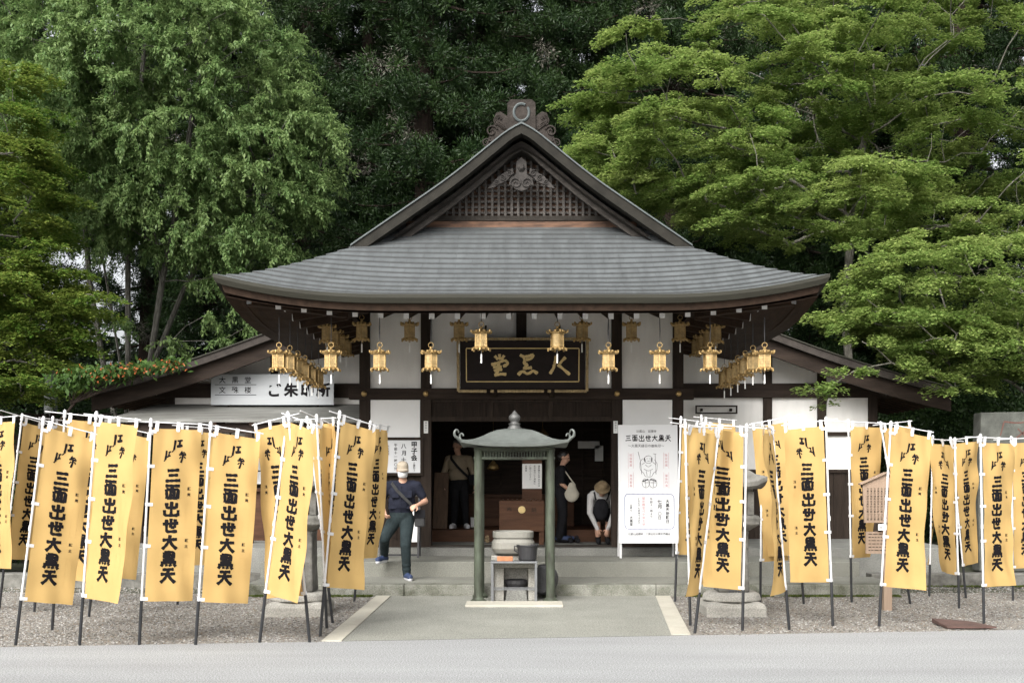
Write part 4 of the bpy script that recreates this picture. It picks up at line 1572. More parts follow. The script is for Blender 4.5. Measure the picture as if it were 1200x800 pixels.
# ------------------------------------------------------------------ nobori banners
def banner(bx, by, tx, ty, ex, ey, bex, label, dy=1, fold=0.0, amp=0.012, seed=0, cw=0.455, chh=None):
    rg = random.Random(seed)
    d = GD(by)
    base = W(bx, by, d)
    base.z = 0
    top = W(tx, ty, d + rg.uniform(-.06, .06))
    pd = (base - top).normalized()
    plen = (base - top).length
    chh = chh or min(1.74, plen * 0.775)
    sgn = 1 if ex > tx else -1
    ppm = F / d

    def yaw(e_px):
        c = max(-.97, min(.985, abs(e_px) / ppm / cw)) * (1 if e_px * sgn > 0 else -1)
        return math.acos(c)
    # top yaw from the free end of the crossbar; bottom yaw from the free bottom corner
    y0 = yaw(ex - tx)
    polebot_px = tx + (bx - tx) * (0.04 + chh) / plen
    y1 = yaw(bex - polebot_px)
    droop = max(-.1, min(.35, (ey - ty - 6) / max(14, abs(ex - tx)))) * 0.8
    root = thing('nobori_banner', base, label, 'banner', 'yellow prayer banners along the road')
    T = top + pd * 0.045
    ph1, ph2, k1, k2 = rg.uniform(0, 6), rg.uniform(0, 6), rg.uniform(.5, .9), rg.uniform(.5, 1.3)

    curl = rg.uniform(-.12, .12)

    def bdir(v):
        y = y0 + (y1 - y0) * v
        b_ = Vector((sgn * math.cos(y), dy * math.sin(y), 0))
        b_ = (b_ - pd * b_.dot(pd) * .85)
        b_.z -= droop * (1 - .65 * v)
        return b_.normalized()

    def S(u, v, off=0.0):
        b_ = bdir(v)
        n_ = b_.cross(pd).normalized()
        if n_.y > 0:
            n_ = -n_
        wv = amp * math.sin(2 * math.pi * (u * k1 + v * k2) + ph1) * (.25 + u) * math.sin(math.pi * min(1, v * 2.5 + .08)) + amp * .5 * math.sin(2 * math.pi * (u * 1.6 - v * 2.1) + ph2) * u
        cu_ = max(0, v - .45) / .55
        wv += curl * u * u * cu_ * cu_ + .010 * math.sin(9 * v + 7 * u + ph2) * math.sin(5 * u - 13 * v + ph1)
        wv += .006 * math.sin(6 * math.pi * u) * max(0, 1 - v * 5)
        if fold:
            g = max(0, 1 - abs(u - .45 - .35 * v) / .22)
            wv += fold * g * g * (3 - 2 * g) * max(0, 1 - 1.05 * v)
        return T + pd * (v * chh + .022) + b_ * (.03 + u * cw) + n_ * (wv + off) + Vector((0, 0, -.006 * math.sin(math.pi * ((u * 2) % 1)) * max(0, 1 - v * 12)))

    mb = MB()
    nu, nv = 22, 56
    mb.add([S(i / nu, j / nv) for j in range(nv + 1) for i in range(nu + 1)],
           [(j * (nu + 1) + i, (j + 1) * (nu + 1) + i, (j + 1) * (nu + 1) + i + 1, j * (nu + 1) + i + 1) for j in range(nv) for i in range(nu)], 0)
    asp = cw / chh
    for off in (.0025, -.0025):
        ex_ = 0

        def put(v2, f2, mi):
            nonlocal ex_
            ex_ += 1
            mb.add([S(x, y, off + math.copysign(.00004 * (ex_ % 12), off)) for x, y in v2], f2, mi)
        for i, ch in enumerate(n7):
            v0 = .225 + .0965 * i
            for v2, f2 in strokes(BR[ch], 23, 7):
                put([(.45 + (x - 50) / 100 * .345, v0 + y / 100 * .091) for x, y in v2], f2, 1)
        for v2, f2 in strokes([(l_, w_ * 1.7) for l_, w_ in MARK], 8, 8):
            put([(.245 + x / 100 * .46, .065 + y / 100 * .125) for x, y in v2], f2, 1)
        for tx_, v0 in (('願意', .345), ('願主', .645)):
            for k, ch in enumerate(tx_):
                gv, gf = glyph(ch, .02)
                put([(.80 + x * .075, v0 + .034 * k - y * .075 * asp) for x, y in gv], gf, 1)
        for v0, v1 in ((.43, .60), (.725, .905)):
            for (xa, ya), (xb, yb) in zip([(.745, v0), (.87, v0), (.87, v1), (.745, v1)], [(.87, v0), (.87, v1), (.745, v1), (.745, v0)]):
                ln = [[(xa * 100, ya * 100 / asp), (xb * 100, yb * 100 / asp)]]
                for v2, f2 in strokes(ln, .9, 12):
                    put([(x / 100, y / 100 * asp) for x, y in v2], f2, 2)
    o = mb.build('cloth', [CLOTH, INK, LINEY], root)
    sm = [m_ == 0 for m_ in mb.m]
    o.data.polygons.foreach_set('use_smooth', sm)
    jl = top.lerp(base, (.06 + chh) / plen)
    mb = MB()
    mb.tube([top - pd * .03, top.lerp(base, .5) + Vector((rg.uniform(-.006, .006), 0, 0)), jl], .0115, 8)
    for t in (.47,):
        q = top.lerp(base, t)
        mb.tube([q, q + pd * .05], .0145, 8)
    mb.build('pole', POLEW, root, smooth=False)
    mb = MB()
    mb.tube([jl, base + Vector((0, 0, -.02))], .0165, 8)
    mb.build('pole_sleeve', POLEB, root)
    b0 = bdir(0)
    q = top + pd * .012
    mb = MB()
    back = rg.uniform(.1, .3)
    mb.tube([q - b0 * back, q + b0 * (cw + .06)], .0065, 6)
    mb.tube([q - pd * .03, q + pd * .045], .019, 8)
    mb.build('crossbar', POLEW, root)
    for u in (.06, .5, .95):
        c = S(u, 0)
        mb = MB()
        nn = b0.cross(pd).normalized() * .008
        p1, p2 = q + b0 * (.035 + u * cw) - pd * .012, c + pd * .03
        for s_ in (-1, 1):
            mb.add([p1 - b0 * .018 + nn * s_, p1 + b0 * .018 + nn * s_, p2 + b0 * .018 + nn * s_ * .4, p2 - b0 * .018 + nn * s_ * .4], [(0, 1, 2, 3)])
        mb.add([p1 - b0 * .018 + nn, p1 + b0 * .018 + nn, p1 + b0 * .018 - nn, p1 - b0 * .018 - nn], [(0, 1, 2, 3)])
        mb.build('tab', POLEW, root)
    for v in (.02, .22, .44, .68, .985):
        c = T + pd * (v * chh + .022)
        bb_ = bdir(v)
        nn = bb_.cross(pd).normalized() * .012
        mb = MB()
        p1, p2 = c - bb_ * .014, S(.06, v)
        for s_ in (-1, 1):
            mb.add([p1 - pd * .016 + nn * s_, p1 + pd * .016 + nn * s_, p2 + pd * .016 + nn * s_ * .3, p2 - pd * .016 + nn * s_ * .3], [(0, 1, 2, 3)])
        mb.add([p1 - pd * .016 + nn, p1 + pd * .016 + nn, p1 + pd * .016 - nn, p1 - pd * .016 - nn], [(0, 1, 2, 3)])
        mb.build('tab', POLEW, root)
    return root


# base px, top px, crossbar end px, bottom free corner x, swing direction (+1 = free end farther from the road)
BAN = [
    (18, 755, 51, 491, 100, 507, 71, 'nearest banner at the left end of the road edge, pole leaning right', 1),
    (93, 755, 113, 485, 165, 494, 147, 'second banner along the road edge from the left end', -1),
    (163, 755, 177, 493, 227, 498, 217, 'third banner along the road edge from the left end', 1),
    (229, 755, 247, 497, 299, 509, 284, 'fourth banner along the road edge from the left end, the palest cloth', 1),
    (304, 752, 337, 485, 376, 500, 357, 'fifth banner along the road edge, its pole crossing a mirror-image banner', -1),
    (375, 745, 398, 484, 434, 497, 414, 'narrow-looking banner beside the path on the left, nearest to the walking man but one', 1),
    (415, 704, 434, 495, 451, 501, 443, 'banner turned almost edge-on right beside the walking man', 1),
    (-1, 712, 26, 487, 49, 498, 28, 'banner turned sideways at the far left, one pole in from the photo edge', 1),
    (-15, 718, -18, 489, 23, 493, 18, 'banner cut off by the left edge of the photo', -1),
    (61, 737, 76, 483, 126, 492, 112, 'banner in the second row between the first and second roadside banners', 1),
    (104, 722, 128, 496, 174, 510, 152, 'mostly hidden banner peeping out between second and third roadside banners', 1),
    (208, 708, 214, 498, 246, 505, 244, 'half hidden banner peeping out between third and fourth roadside banners', 1),
    (363, 752, 338, 486, 293, 497, 312, 'mirror-image banner left of the fifth roadside pole', 1),
    (383, 735, 371, 488, 396, 503, 395, 'banner sliver right of the fifth roadside banner, pole leaning left', 1),
    (390, 729, 360, 490, 395, 499, 393, 'banner hidden behind the fifth roadside banner on the left side', -1),
    (40, 716, 62, 490, 76, 496, 70, 'banner hidden behind the first roadside banner, only its crossbar clear', 1),
    (791, 704, 798, 490, 834, 498, 822, 'banner beside the tall white board, pole on its left', 1),
    (814, 741, 843, 500, 806, 509, 808, 'mirror-image banner right of the path, leaning pole crossing the next cloth', -1),
    (870, 738, 875, 499, 828, 501, 829, 'mirror-image banner with a deep twisted fold over the right stone lantern', 1),
    (837, 697, 822, 488, 879, 503, 880, 'banner behind the folded one on the right side', 1),
    (809, 732, 803, 496, 838, 505, 836, 'banner mostly hidden behind the one with the crossing pole', 1),
    (942, 707, 925, 487, 885, 499, 905, 'mirror-image banner behind the narrow one, right of the stone lantern', 1),
    (891, 705, 893, 497, 925, 502, 925, 'banner hidden behind two mirror-image banners right of the stone lantern', 1),
    (925, 737, 905, 502, 886, 506, 905, 'narrow mirror-image banner seen nearly edge-on, right of the stone lantern', -1),
    (976, 733, 968, 491, 927, 500, 939, 'mirror-image banner standing clear, left of the white wall panel', 1),
    (998, 705, 994, 493, 1034, 501, 1028, 'banner partly covered by the wooden notice board', 1),
    (1067, 707, 1032, 496, 1070, 503, 1080, 'banner hidden behind the roadside one in front of the notice board', 1),
    (1030, 733, 1044, 496, 1096, 510, 1080, 'roadside banner standing in front of the wooden notice board', 1),
    (1089, 698, 1093, 512, 1107, 520, 1106, 'edge-on banner between the notice board and the farthest right group', 1),
    (1132, 700, 1114, 514, 1151, 519, 1150, 'shaded banner behind the rightmost roadside pole', 1),
    (1124, 712, 1119, 515, 1108, 519, 1112, 'sliver of a mirror-image banner at the right, beside the shaded one', 1),
    (1153, 730, 1149, 511, 1193, 519, 1192, 'rightmost roadside banner, behind the rusty plate', 1),
    (1187, 703, 1185, 513, 1224, 517, 1222, 'banner cut off by the right edge of the photo', 1),
]
for i, b in enumerate(BAN):
    banner(*b[:7], 'yellow ' + b[7], b[8], fold=(.22 if 'twisted fold' in b[7] else 0), amp=(.026 if i >= 16 else .02), seed=100 + i)

# ------------------------------------------------------------------ incense shelter
SX, SY = (603 - CX) * 15.35 / F, 15.35
SHL = thing('incense_shelter', (SX, SY, 0), 'green bronze four-post incense shelter with a curved grey roof on the path', 'shelter')
hx, hy0, hy1 = 0.472, 15.1, 15.74
for x in (-hx, hx):
    for y in (hy0, hy1):
        mb = MB()
        mb.lathe([(.105, 0), (.105, .03), (.085, .045), (.06, .07), (.058, .12), (.056, 1.2), (.054, 2.0)], (SX + x, y, 0.0), 18)
        mb.build('post', BRONZE, SHL, smooth=False)
mb = MB()
for y in (hy0, hy1):
    mb.box(SX - hx - .06, SX + hx + .06, y - .03, y + .03, 1.985, 2.03)
    mb.box(SX - hx - .06, SX + hx + .06, y - .03, y + .03, 1.875, 1.905)
    for k in range(22):
        x = SX - hx + .08 + k * (2 * hx - .16) / 21
        mb.box(x - .009, x + .009, y - .012, y + .012, 1.905, 1.985)
for x in (-hx, hx):
    mb.box(SX + x - .03, SX + x + .03, hy0 + .03, hy1 - .03, 1.985, 2.03)
    mb.box(SX + x - .03, SX + x + .03, hy0 + .03, hy1 - .03, 1.875, 1.905)
mb.build('lattice_frieze', BRONZE, SHL)
# roof: square hipped with an S-curve
sc_ = (SX, (hy0 + hy1) / 2)


def shelter_roof():
    mb = MB()
    n = 40
    prof = [(.79, .0), (.80, .045), (.74, .07), (.66, .095), (.56, .145), (.46, .215), (.36, .29), (.26, .345), (.15, .375), (.06, .385)]
    vs, fs = [], []
    for r, z in prof:
        for k in range(n):
            an = 2 * math.pi * k / n + math.pi / 4
            c_, s_ = math.cos(an), math.sin(an)
            m = max(abs(c_), abs(s_))
            x, y = c_ / m, s_ / m
            corner = (abs(x) * abs(y)) ** 3
            rr = r * (1 + .02 * corner)
            vs.append((sc_[0] + x * rr * .87, sc_[1] + y * rr * .78, 2.035 + z * .66 + .06 * corner * (r / .8) ** 4))
    for i in range(len(prof) - 1):
        for k in range(n):
            k2 = (k + 1) % n
            fs.append((i * n + k, i * n + k2, (i + 1) * n + k2, (i + 1) * n + k))
    fs.append(tuple(range(n - 1, -1, -1)))
    fs.append(tuple(range((len(prof) - 1) * n, len(prof) * n)))
    mb.add(vs, fs)
    o = mb.build('roof', BRONZED, SHL, smooth=False)
    for a_ in (-1, 1):
        for b_ in (-1, 1):
            m2 = MB()
            x0, y0 = sc_[0] + a_ * .62, sc_[1] + b_ * .55
            pts = [(x0, y0, 2.105), (x0 + a_ * .08, y0 + b_ * .07, 2.11)]
            for t in range(0, 300, 25):
                rr = .04 * (1 - t / 480)
                pts.append((x0 + a_ * (.115 + rr * math.sin(R(t))), y0 + b_ * (.09 + .02 * math.sin(R(t))), 2.21 - rr * math.cos(R(t)) * 1.5))
            m2.tube(pts, [.02] * 2 + [.02 - .0009 * i for i in range(len(pts) - 2)], 8)
            m2.build('corner_scroll', BRONZEK if False else BRONZED, o, smooth=True)
    m2 = MB()
    m2.lathe([(.095, 0), (.095, .03), (.075, .045), (.07, .07), (.085, .085), (.05, .1), (.065, .125), (.08, .155), (.075, .185), (.045, .215), (.015, .25), (.004, .265)], (sc_[0], sc_[1], 2.27), 18)
    m2.build('finial', BRONZEK, o, smooth=True)


shelter_roof()

mb = MB()
mb.box(SX - .62, SX + .62, 14.55, 15.02, -0.02, 0.03)
tag(mb.build('shelter_base_slab', STRIP, bevel=.006), kind='structure')
mb = MB()
mb.box(SX - .30, SX + .26, 15.28, 15.66, 0.0, 0.62)
mb.box(SX - .25, SX + .21, 15.262, 15.28, 0.12, 0.42)
PEDm = mb
PED = thing('incense_pedestal', (SX, 15.45, 0), 'square pale stone pedestal under the shelter carrying the round bowl', 'pedestal')
mb = MB()
mb.box(SX - .30, SX - .14, 15.28, 15.66, 0, .44).box(SX + .18, SX + .30, 15.28, 15.66, 0, .44).box(SX - .31, SX + .31, 15.27, 15.67, .44, .6).box(SX - .14, SX + .18, 15.5, 15.66, 0, .44)
mb.build('stone_block', STONEL, PED, bevel=.012)
mb = MB()
mb.lathe([(.12, .0), (.15, .06), (.15, .1), (.12, .11), (.10, .07)], (SX + .02, 15.38, .17), 16)
mb.tube([(SX - .13, 15.38, .26), (SX + .17, 15.38, .26)], .012, 6)
mb.build('iron_grate', BLACKM, PED)
mb = MB()
mb.prism([(SX - .12, .0), (SX + .02, -.0), (SX + .17, .0), (SX + .15, .14), (SX + .02, .18), (SX - .10, .14)], 15.24, 15.30)
mb.build('carved_slab', STONE, PED)
mb = MB()
mb.lathe([(.18, .0), (.26, .03), (.29, .09), (.285, .17), (.25, .225), (.27, .23), (.272, .235), (.275, .31), (.25, .315), (.235, .26), (.05, .24)], (SX - .02, 15.46, .605), 40, sq=3.4)
tag(mb.build('incense_bowl', mat('white_stone_bowl', (0.19, 0.185, 0.16), 0.7, 0.12, 4, 0.15, 50, speck=.06), bevel=.004), 'white stone incense bowl with a flat rim under the shelter', 'bowl')
TB = thing('steel_rack', (SX, 15.1, 0), 'small steel rack table holding the black pot and brick', 'rack')
tx0, tx1 = SX - .31, SX + .30
mb = MB()
mb.box(tx0, tx1, 14.98, 15.25, .52, .545)
mb.build('tabletop', STEEL, TB, bevel=.004)
for x in (tx0 + .02, tx1 - .02):
    for y in (15.0, 15.23):
        mb = MB()
        mb.bar((x, y, 0.0), (x, y, .52), .03, .03)
        mb.build('leg', STEEL, TB)
mb = MB()
mb.bar((tx0 + .035, 15.0, .18), (tx1 - .035, 15.0, .18), .015, .015)
mb.bar((tx0 + .035, 15.23, .18), (tx1 - .035, 15.23, .18), .015, .015)
mb.build('stretcher', STEEL, TB)
PT = thing('iron_pot', (SX + .17, 15.1, .545), 'black ribbed iron pot standing on the steel rack', 'pot')
mb = MB()
mb.lathe([(.10, 0), (.115, .02), (.135, .19), (.145, .195), (.145, .21), (.125, .21), (.11, .06)], (SX + .17, 15.11, .546), 20)
mb.build('body', BLACKM, PT)
mb = MB()
mb.tube([(SX + .04, 15.11, .73), (SX - .0, 15.11, .74), (SX - .0, 15.11, .68), (SX + .06, 15.11, .65)], .01, 6)
mb.build('handle', BLACKM, PT)
mb = MB()
mb.box(SX - .225, SX - .02, 15.02, 15.12, .546, .605)
tag(mb.build('brick', BRICKO, bevel=.006), 'orange brick lying on the steel rack before the white bowl', 'brick')
mb = MB()
mb.tube([(SX + .36, 15.5, .26), (SX + .40, 15.72, .26)], [.2, .2], 20)
mb.tube([(SX + .355, 15.47, .26), (SX + .36, 15.5, .26)], [.17, .2], 20)
tag(mb.build('ash_drum', BLACKM), 'dark round ash drum lying behind the right post of the shelter', 'drum')

# ------------------------------------------------------------------ stone lanterns
def stone_lantern(px, label, ch):
    c = W(px, 718, 13.9)
    c.z = 0
    root = thing('stone_lantern', c, label, 'stone lantern', 'stone lanterns flanking the path')
    x, y = c.x, c.y
    mb = MB()
    mb.lathe([(.50, -.03), (.50, .10), (.47, .15), (.36, .17)], (x, y, 0), 4, rot=R(45))
    mb.lathe([(.36, .17), (.34, .24), (.28, .27)], (x, y, 0), 16, rot=R(22))
    mb.build('plinth', STONEL, root, bevel=.015)
    mb = MB()
    mb.lathe([(.265, .27), (.25, .55), (.245, .95), (.26, 1.0)], (x, y, 0), 4, rot=R(45))
    o = mb.build('shaft', STONED, root, bevel=.02)
    mb = MB()
    put_text(mb, ch, x, .62, .16, y - .187, 0, True, .02, 1.1)
    mb.build('carved_characters', INKG, o)
    mb = MB()
    mb.lathe([(.25, 1.0), (.40, 1.08), (.42, 1.16), (.38, 1.19)], (x, y, 0), 4, rot=R(45))
    mb.build('platform', STONED, root, bevel=.012)
    mb = MB()
    s_ = .19
    for a_ in (-1, 1):
        for b_ in (-1, 1):
            mb.box(x + a_ * s_ - .04, x + a_ * s_ + .04, y + b_ * s_ - .04, y + b_ * s_ + .04, 1.19, 1.47)
    mb.box(x - .22, x + .22, y - .22, y + .22, 1.47, 1.51)
    mb.box(x - .1, x + .1, y - .1, y + .1, 1.19, 1.47)
    mb.build('fire_box', STONED, root, bevel=.008)
    mb = MB()
    n = 32
    prof = [(.33, 1.50), (.36, 1.53), (.36, 1.58), (.24, 1.66), (.13, 1.76), (.09, 1.82)]
    vs, fs = [], []
    for r, z in prof:
        for k in range(n):
            an = 2 * math.pi * k / n
            m = max(abs(math.cos(an)), abs(math.sin(an)))
            xx, yy = math.cos(an) / m, math.sin(an) / m
            cn = (abs(xx) * abs(yy)) ** 4
            vs.append((x + xx * r, y + yy * r, z + .07 * cn * (r / .36) ** 3))
    for i in range(len(prof) - 1):
        for k in range(n):
            k2 = (k + 1) % n
            fs.append((i * n + k, i * n + k2, (i + 1) * n + k2, (i + 1) * n + k))
    fs.append(tuple(range(n - 1, -1, -1)))
    fs.append(tuple(range((len(prof) - 1) * n, len(prof) * n)))
    mb.add(vs, fs)
    mb.build('cap_stone', STONED, root)
    mb = MB()
    mb.lathe([(.09, 1.82), (.11, 1.85), (.07, 1.87), (.1, 1.92), (.095, 1.97), (.02, 2.05)], (x, y, 0), 14)
    mb.build('finial', STONED, root, smooth=True)


stone_lantern(352, 'grey stone lantern on a pale plinth behind the left banners near the walking man', '御宝前')
stone_lantern(857, 'grey stone lantern with carved characters behind the twisted banner', '御宝前')

# ------------------------------------------------------------------ wooden notice board, rusty plate, monument
d_ = 14.2
kx = W(1037, 0, d_).x
KB = thing('wooden_notice_board', (kx, d_, 0), 'pale wooden notice board with a pitched top on a post among the banners', 'notice board')
mb = MB()
mb.box(kx + .0, kx + .10, d_ + .03, d_ + .12, -.02, 1.60)
mb.build('post', PALEW, KB, bevel=.005)
x0, x1 = W(1013, 0, d_).x, W(1062, 0, d_).x
cx_ = (x0 + x1) / 2
mb = MB()
mb.prism([(x0, 1.08), (x1, 1.08), (x1 + .02, 1.55), (cx_, 1.68), (x0 - .02, 1.55)], d_, d_ + .03, 0)
for k in range(11):
    put_text(mb, '大黒天縁起由来記比叡山三面', x1 - .045 - .043 * k, 1.50, .028, d_ - .003, 1, True, .004, 1.12)
mb.build('upper_board', [PALEW, WOODG], KB)
mb = MB()
for sg in (-1, 1):
    mb.bar((cx_, d_ + .01, 1.695), (cx_ + sg * (x1 - cx_ + .06), d_ + .01, 1.555), .09, .02)
mb.build('board_roof', PALEW, KB)
mb = MB()
mb.box(x0 + .02, x1 - .02, d_, d_ + .03, .70, .97, 0)
for k in range(6):
    xq = x0 + .05
    while xq < x1 - .09:
        wq = rng.uniform(.02, .06)
        mb.box(xq, xq + wq, d_ - .003, d_ - .001, .937 - .04 * k, .946 - .04 * k, 1)
        xq += wq + .012
mb.build('lower_board', [PALEW, WOODG], KB)
mb = MB()
c = W(1034, 617, 14.15)
mb.box(c.x - .05, c.x + .05, 14.15, 14.16, .99, 1.065, 0)
put_text(mb, '由来', c.x - .02, 1.028, .035, 14.147, 1, False, .005, 1.1)
tag(mb.build('white_card', [PAPER, INKG], KB))

mb = MB()
pts = [W(1092, 730, GD(730)), W(1110, 737, GD(737)), W(1168, 737, GD(737)), W(1135, 730, GD(730))]
p4 = [(p.x, p.y) for p in pts]
v = [(x, y, .03) for x, y in p4] + [(x, y, .012) for x, y in p4]
v[0] = (v[0][0], v[0][1], .06)
mb.add(v, [(0, 1, 2, 3), (7, 6, 5, 4), (1, 0, 4, 5), (2, 1, 5, 6), (3, 2, 6, 7), (0, 3, 7, 4)])
tag(mb.build('rusty_plate', RUST), 'rust brown metal plate lying on the gravel at the road edge', 'plate')

mb = MB()
a0 = W(1148, 483, 20)
pl = [(a0.x, 0), (a0.x + 2.2, 0), (a0.x + 2.15, 2.70), (a0.x + 1.2, 2.78), (a0.x + .03, 2.76), (a0.x - .02, 1.4)]
mb.prism(pl, 20.0, 20.35, 0)
for v, f in strokes([[(20, 10), (60, 14), (120, 6)], [(20, 12), (10, 50)], [(60, 30), (90, 60)], [(95, 26), (40, 70)], [(60, 74), (110, 70)]], 5, 8):
    mb.add([(a0.x + .3 + x * .006, 19.996, 2.66 - y * .006) for x, y in v], f, 1)
tag(mb.build('stone_monument', [mat('dark_slab_stone', (0.06, 0.062, 0.054), 0.9, 0.4, 4, 0.4, 40, col2=(0.11, 0.115, 0.10)), mat('red_paint', (0.10, 0.045, 0.035), .8, .2, 5)], bevel=.02), 'large grey stone slab with faint red carving at the right edge', 'monument')

# ------------------------------------------------------------------ vegetation
LEAF_A = leaf_mat('maple_leaf', (0.125, 0.21, 0.045), (0.36, 0.435, 0.135), .47)
LEAF_B = leaf_mat('drooping_leaf', (0.098, 0.18, 0.055), (0.25, 0.335, 0.125), .47)
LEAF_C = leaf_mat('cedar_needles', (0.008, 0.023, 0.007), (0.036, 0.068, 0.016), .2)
LEAF_D = leaf_mat('turning_maple_leaf', (0.072, 0.155, 0.022), (0.26, 0.30, 0.065), .45)
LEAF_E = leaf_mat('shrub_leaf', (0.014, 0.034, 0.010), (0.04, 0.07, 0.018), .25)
LEAF_F = leaf_mat('vine_leaf', (0.03, 0.075, 0.015), (0.08, 0.14, 0.03), .4)
LEAF_O = leaf_mat('orange_blossom', (0.34, 0.085, 0.025), (0.45, 0.15, 0.05), .3)
LEAF_G = leaf_mat('dead_spray', (0.09, 0.085, 0.07), (0.16, 0.15, 0.12), .2)


def unit(a):
    return a / np.maximum(1e-9, np.linalg.norm(a, axis=-1, keepdims=True))


def leaves(name, P, D, N, L, Wd, tint, mats, parent, fold=0.0, mi=None, bend=0.0):
    """one mesh of kite-shaped leaves: base points P, long axes D, normals N, lengths L, widths Wd."""
    P, D, N = np.asarray(P, float), unit(np.asarray(D, float)), np.asarray(N, float)
    X = unit(np.cross(D, N))
    N = np.cross(X, D)
    L, Wd = np.asarray(L)[:, None], np.asarray(Wd)[:, None]
    n = len(P)
    mid = P + D * L * .45
    tip = P + D * L - N * L * bend
    V = np.stack([P, mid - X * Wd / 2 + N * Wd * fold, tip, mid + X * Wd / 2 + N * Wd * fold], 1)
    if parent is not None:
        V = V - np.array(parent.location)[None, None]
    me = bpy.data.meshes.new(name)
    me.vertices.add(n * 4)
    me.vertices.foreach_set('co', V.astype(np.float32).ravel())
    me.loops.add(n * 4)
    me.loops.foreach_set('vertex_index', np.arange(n * 4, dtype=np.int32))
    me.polygons.add(n)
    me.polygons.foreach_set('loop_start', np.arange(0, n * 4, 4, dtype=np.int32))
    at = me.attributes.new('tint', 'FLOAT', 'POINT')
    at.data.foreach_set('value', np.repeat(np.clip(tint, 0, 1), 4).astype(np.float32))
    if not isinstance(mats, (list, tuple)):
        mats = [mats]
    for m in mats:
        me.materials.append(m)
    if mi is not None:
        me.polygons.foreach_set('material_index', np.asarray(mi, dtype=np.int32))
    me.update()
    o = bpy.data.objects.new(name, me)
    COL.objects.link(o)
    o.parent = parent
    return o


def inside_buildings(P):
    x, y, z = np.abs(P[:, 0]), P[:, 1], P[:, 2]
    hall = (x < 4.3) & (y > 14.4) & (y < 25) & (z < 4.2 + np.clip((4.2 - x) * .68, 0, 3))
    wingz = 5.75 - .318 * x
    wg = (x < 7.8) & (y > 20.1) & (y < 24.4) & (z < wingz + .05)
    return hall | wg


def branch_system(mb, trunk_nodes, ends, r_end=0.008, sides=6, sag=0.0, jit=.12, max_r=0.2):
    """connect every spray end to the nearest node already on the tree; radii follow the number of ends carried."""
    if isinstance(trunk_nodes[0], tuple) and len(trunk_nodes[0]) == 2:
        nodes = [Vector(p) for p, q in trunk_nodes]
        par = [q for p, q in trunk_nodes]
    else:
        nodes = [Vector(p) for p in trunk_nodes]
        par = [-1] + list(range(len(trunk_nodes) - 1))
    plen = [0.0] * len(nodes)
    n0 = len(nodes)
    arr = np.array([tuple(p) for p in nodes])
    c0 = arr[n0 // 2]
    order = np.argsort(np.linalg.norm(np.array(ends) - c0, axis=1))
    endnode = []
    for k in order:
        e = Vector(ends[k])
        a_ = np.array([tuple(p) for p in nodes])
        dv = np.array(e) - a_
        dist = np.linalg.norm(dv, axis=1)
        cost = dist + .30 * np.array(plen) + np.where(dv[:, 2] < -.1, .6 * np.abs(dv[:, 2]), 0)
        cost[0] += 3
        j = int(np.argmin(cost))
        q = nodes[j]
        L = (e - q).length
        m1 = q.lerp(e, .5) + Vector((random.uniform(-1, 1), random.uniform(-1, 1), random.uniform(-.3, 1))) * L * jit
        nodes.append(m1)
        par.append(j)
        plen.append(plen[j] + L * .5)
        nodes.append(e)
        par.append(len(nodes) - 2)
        plen.append(plen[j] + L)
    cnt = [0.0] * len(nodes)
    kids = [0] * len(nodes)
    for i, p in enumerate(par):
        if p >= 0:
            kids[p] += 1
    for i in range(len(nodes) - 1, -1, -1):
        if kids[i] == 0:
            cnt[i] = 1
        if par[i] >= 0:
            cnt[par[i]] += cnt[i]
    rad = [min(max_r, r_end * max(1, c) ** .5) for c in cnt]
    for i, p in enumerate(par):
        if p >= 0 and (nodes[i] - nodes[p]).length > 1e-4:
            a_, b_ = nodes[p], nodes[i]
            mb.tube([a_, b_], [min(rad[p], rad[i] * 1.35), rad[i]], sides if rad[i] > .03 else 4, cap=False)
    return nodes


def ell_samples(n, c, r, shell=.55):
    u = unit(rng.normal(size=(n, 3)))
    k = rng.uniform(shell ** 3, 1, n) ** (1 / 3)
    return np.array(c)[None] + u * k[:, None] * np.array(r)[None], u


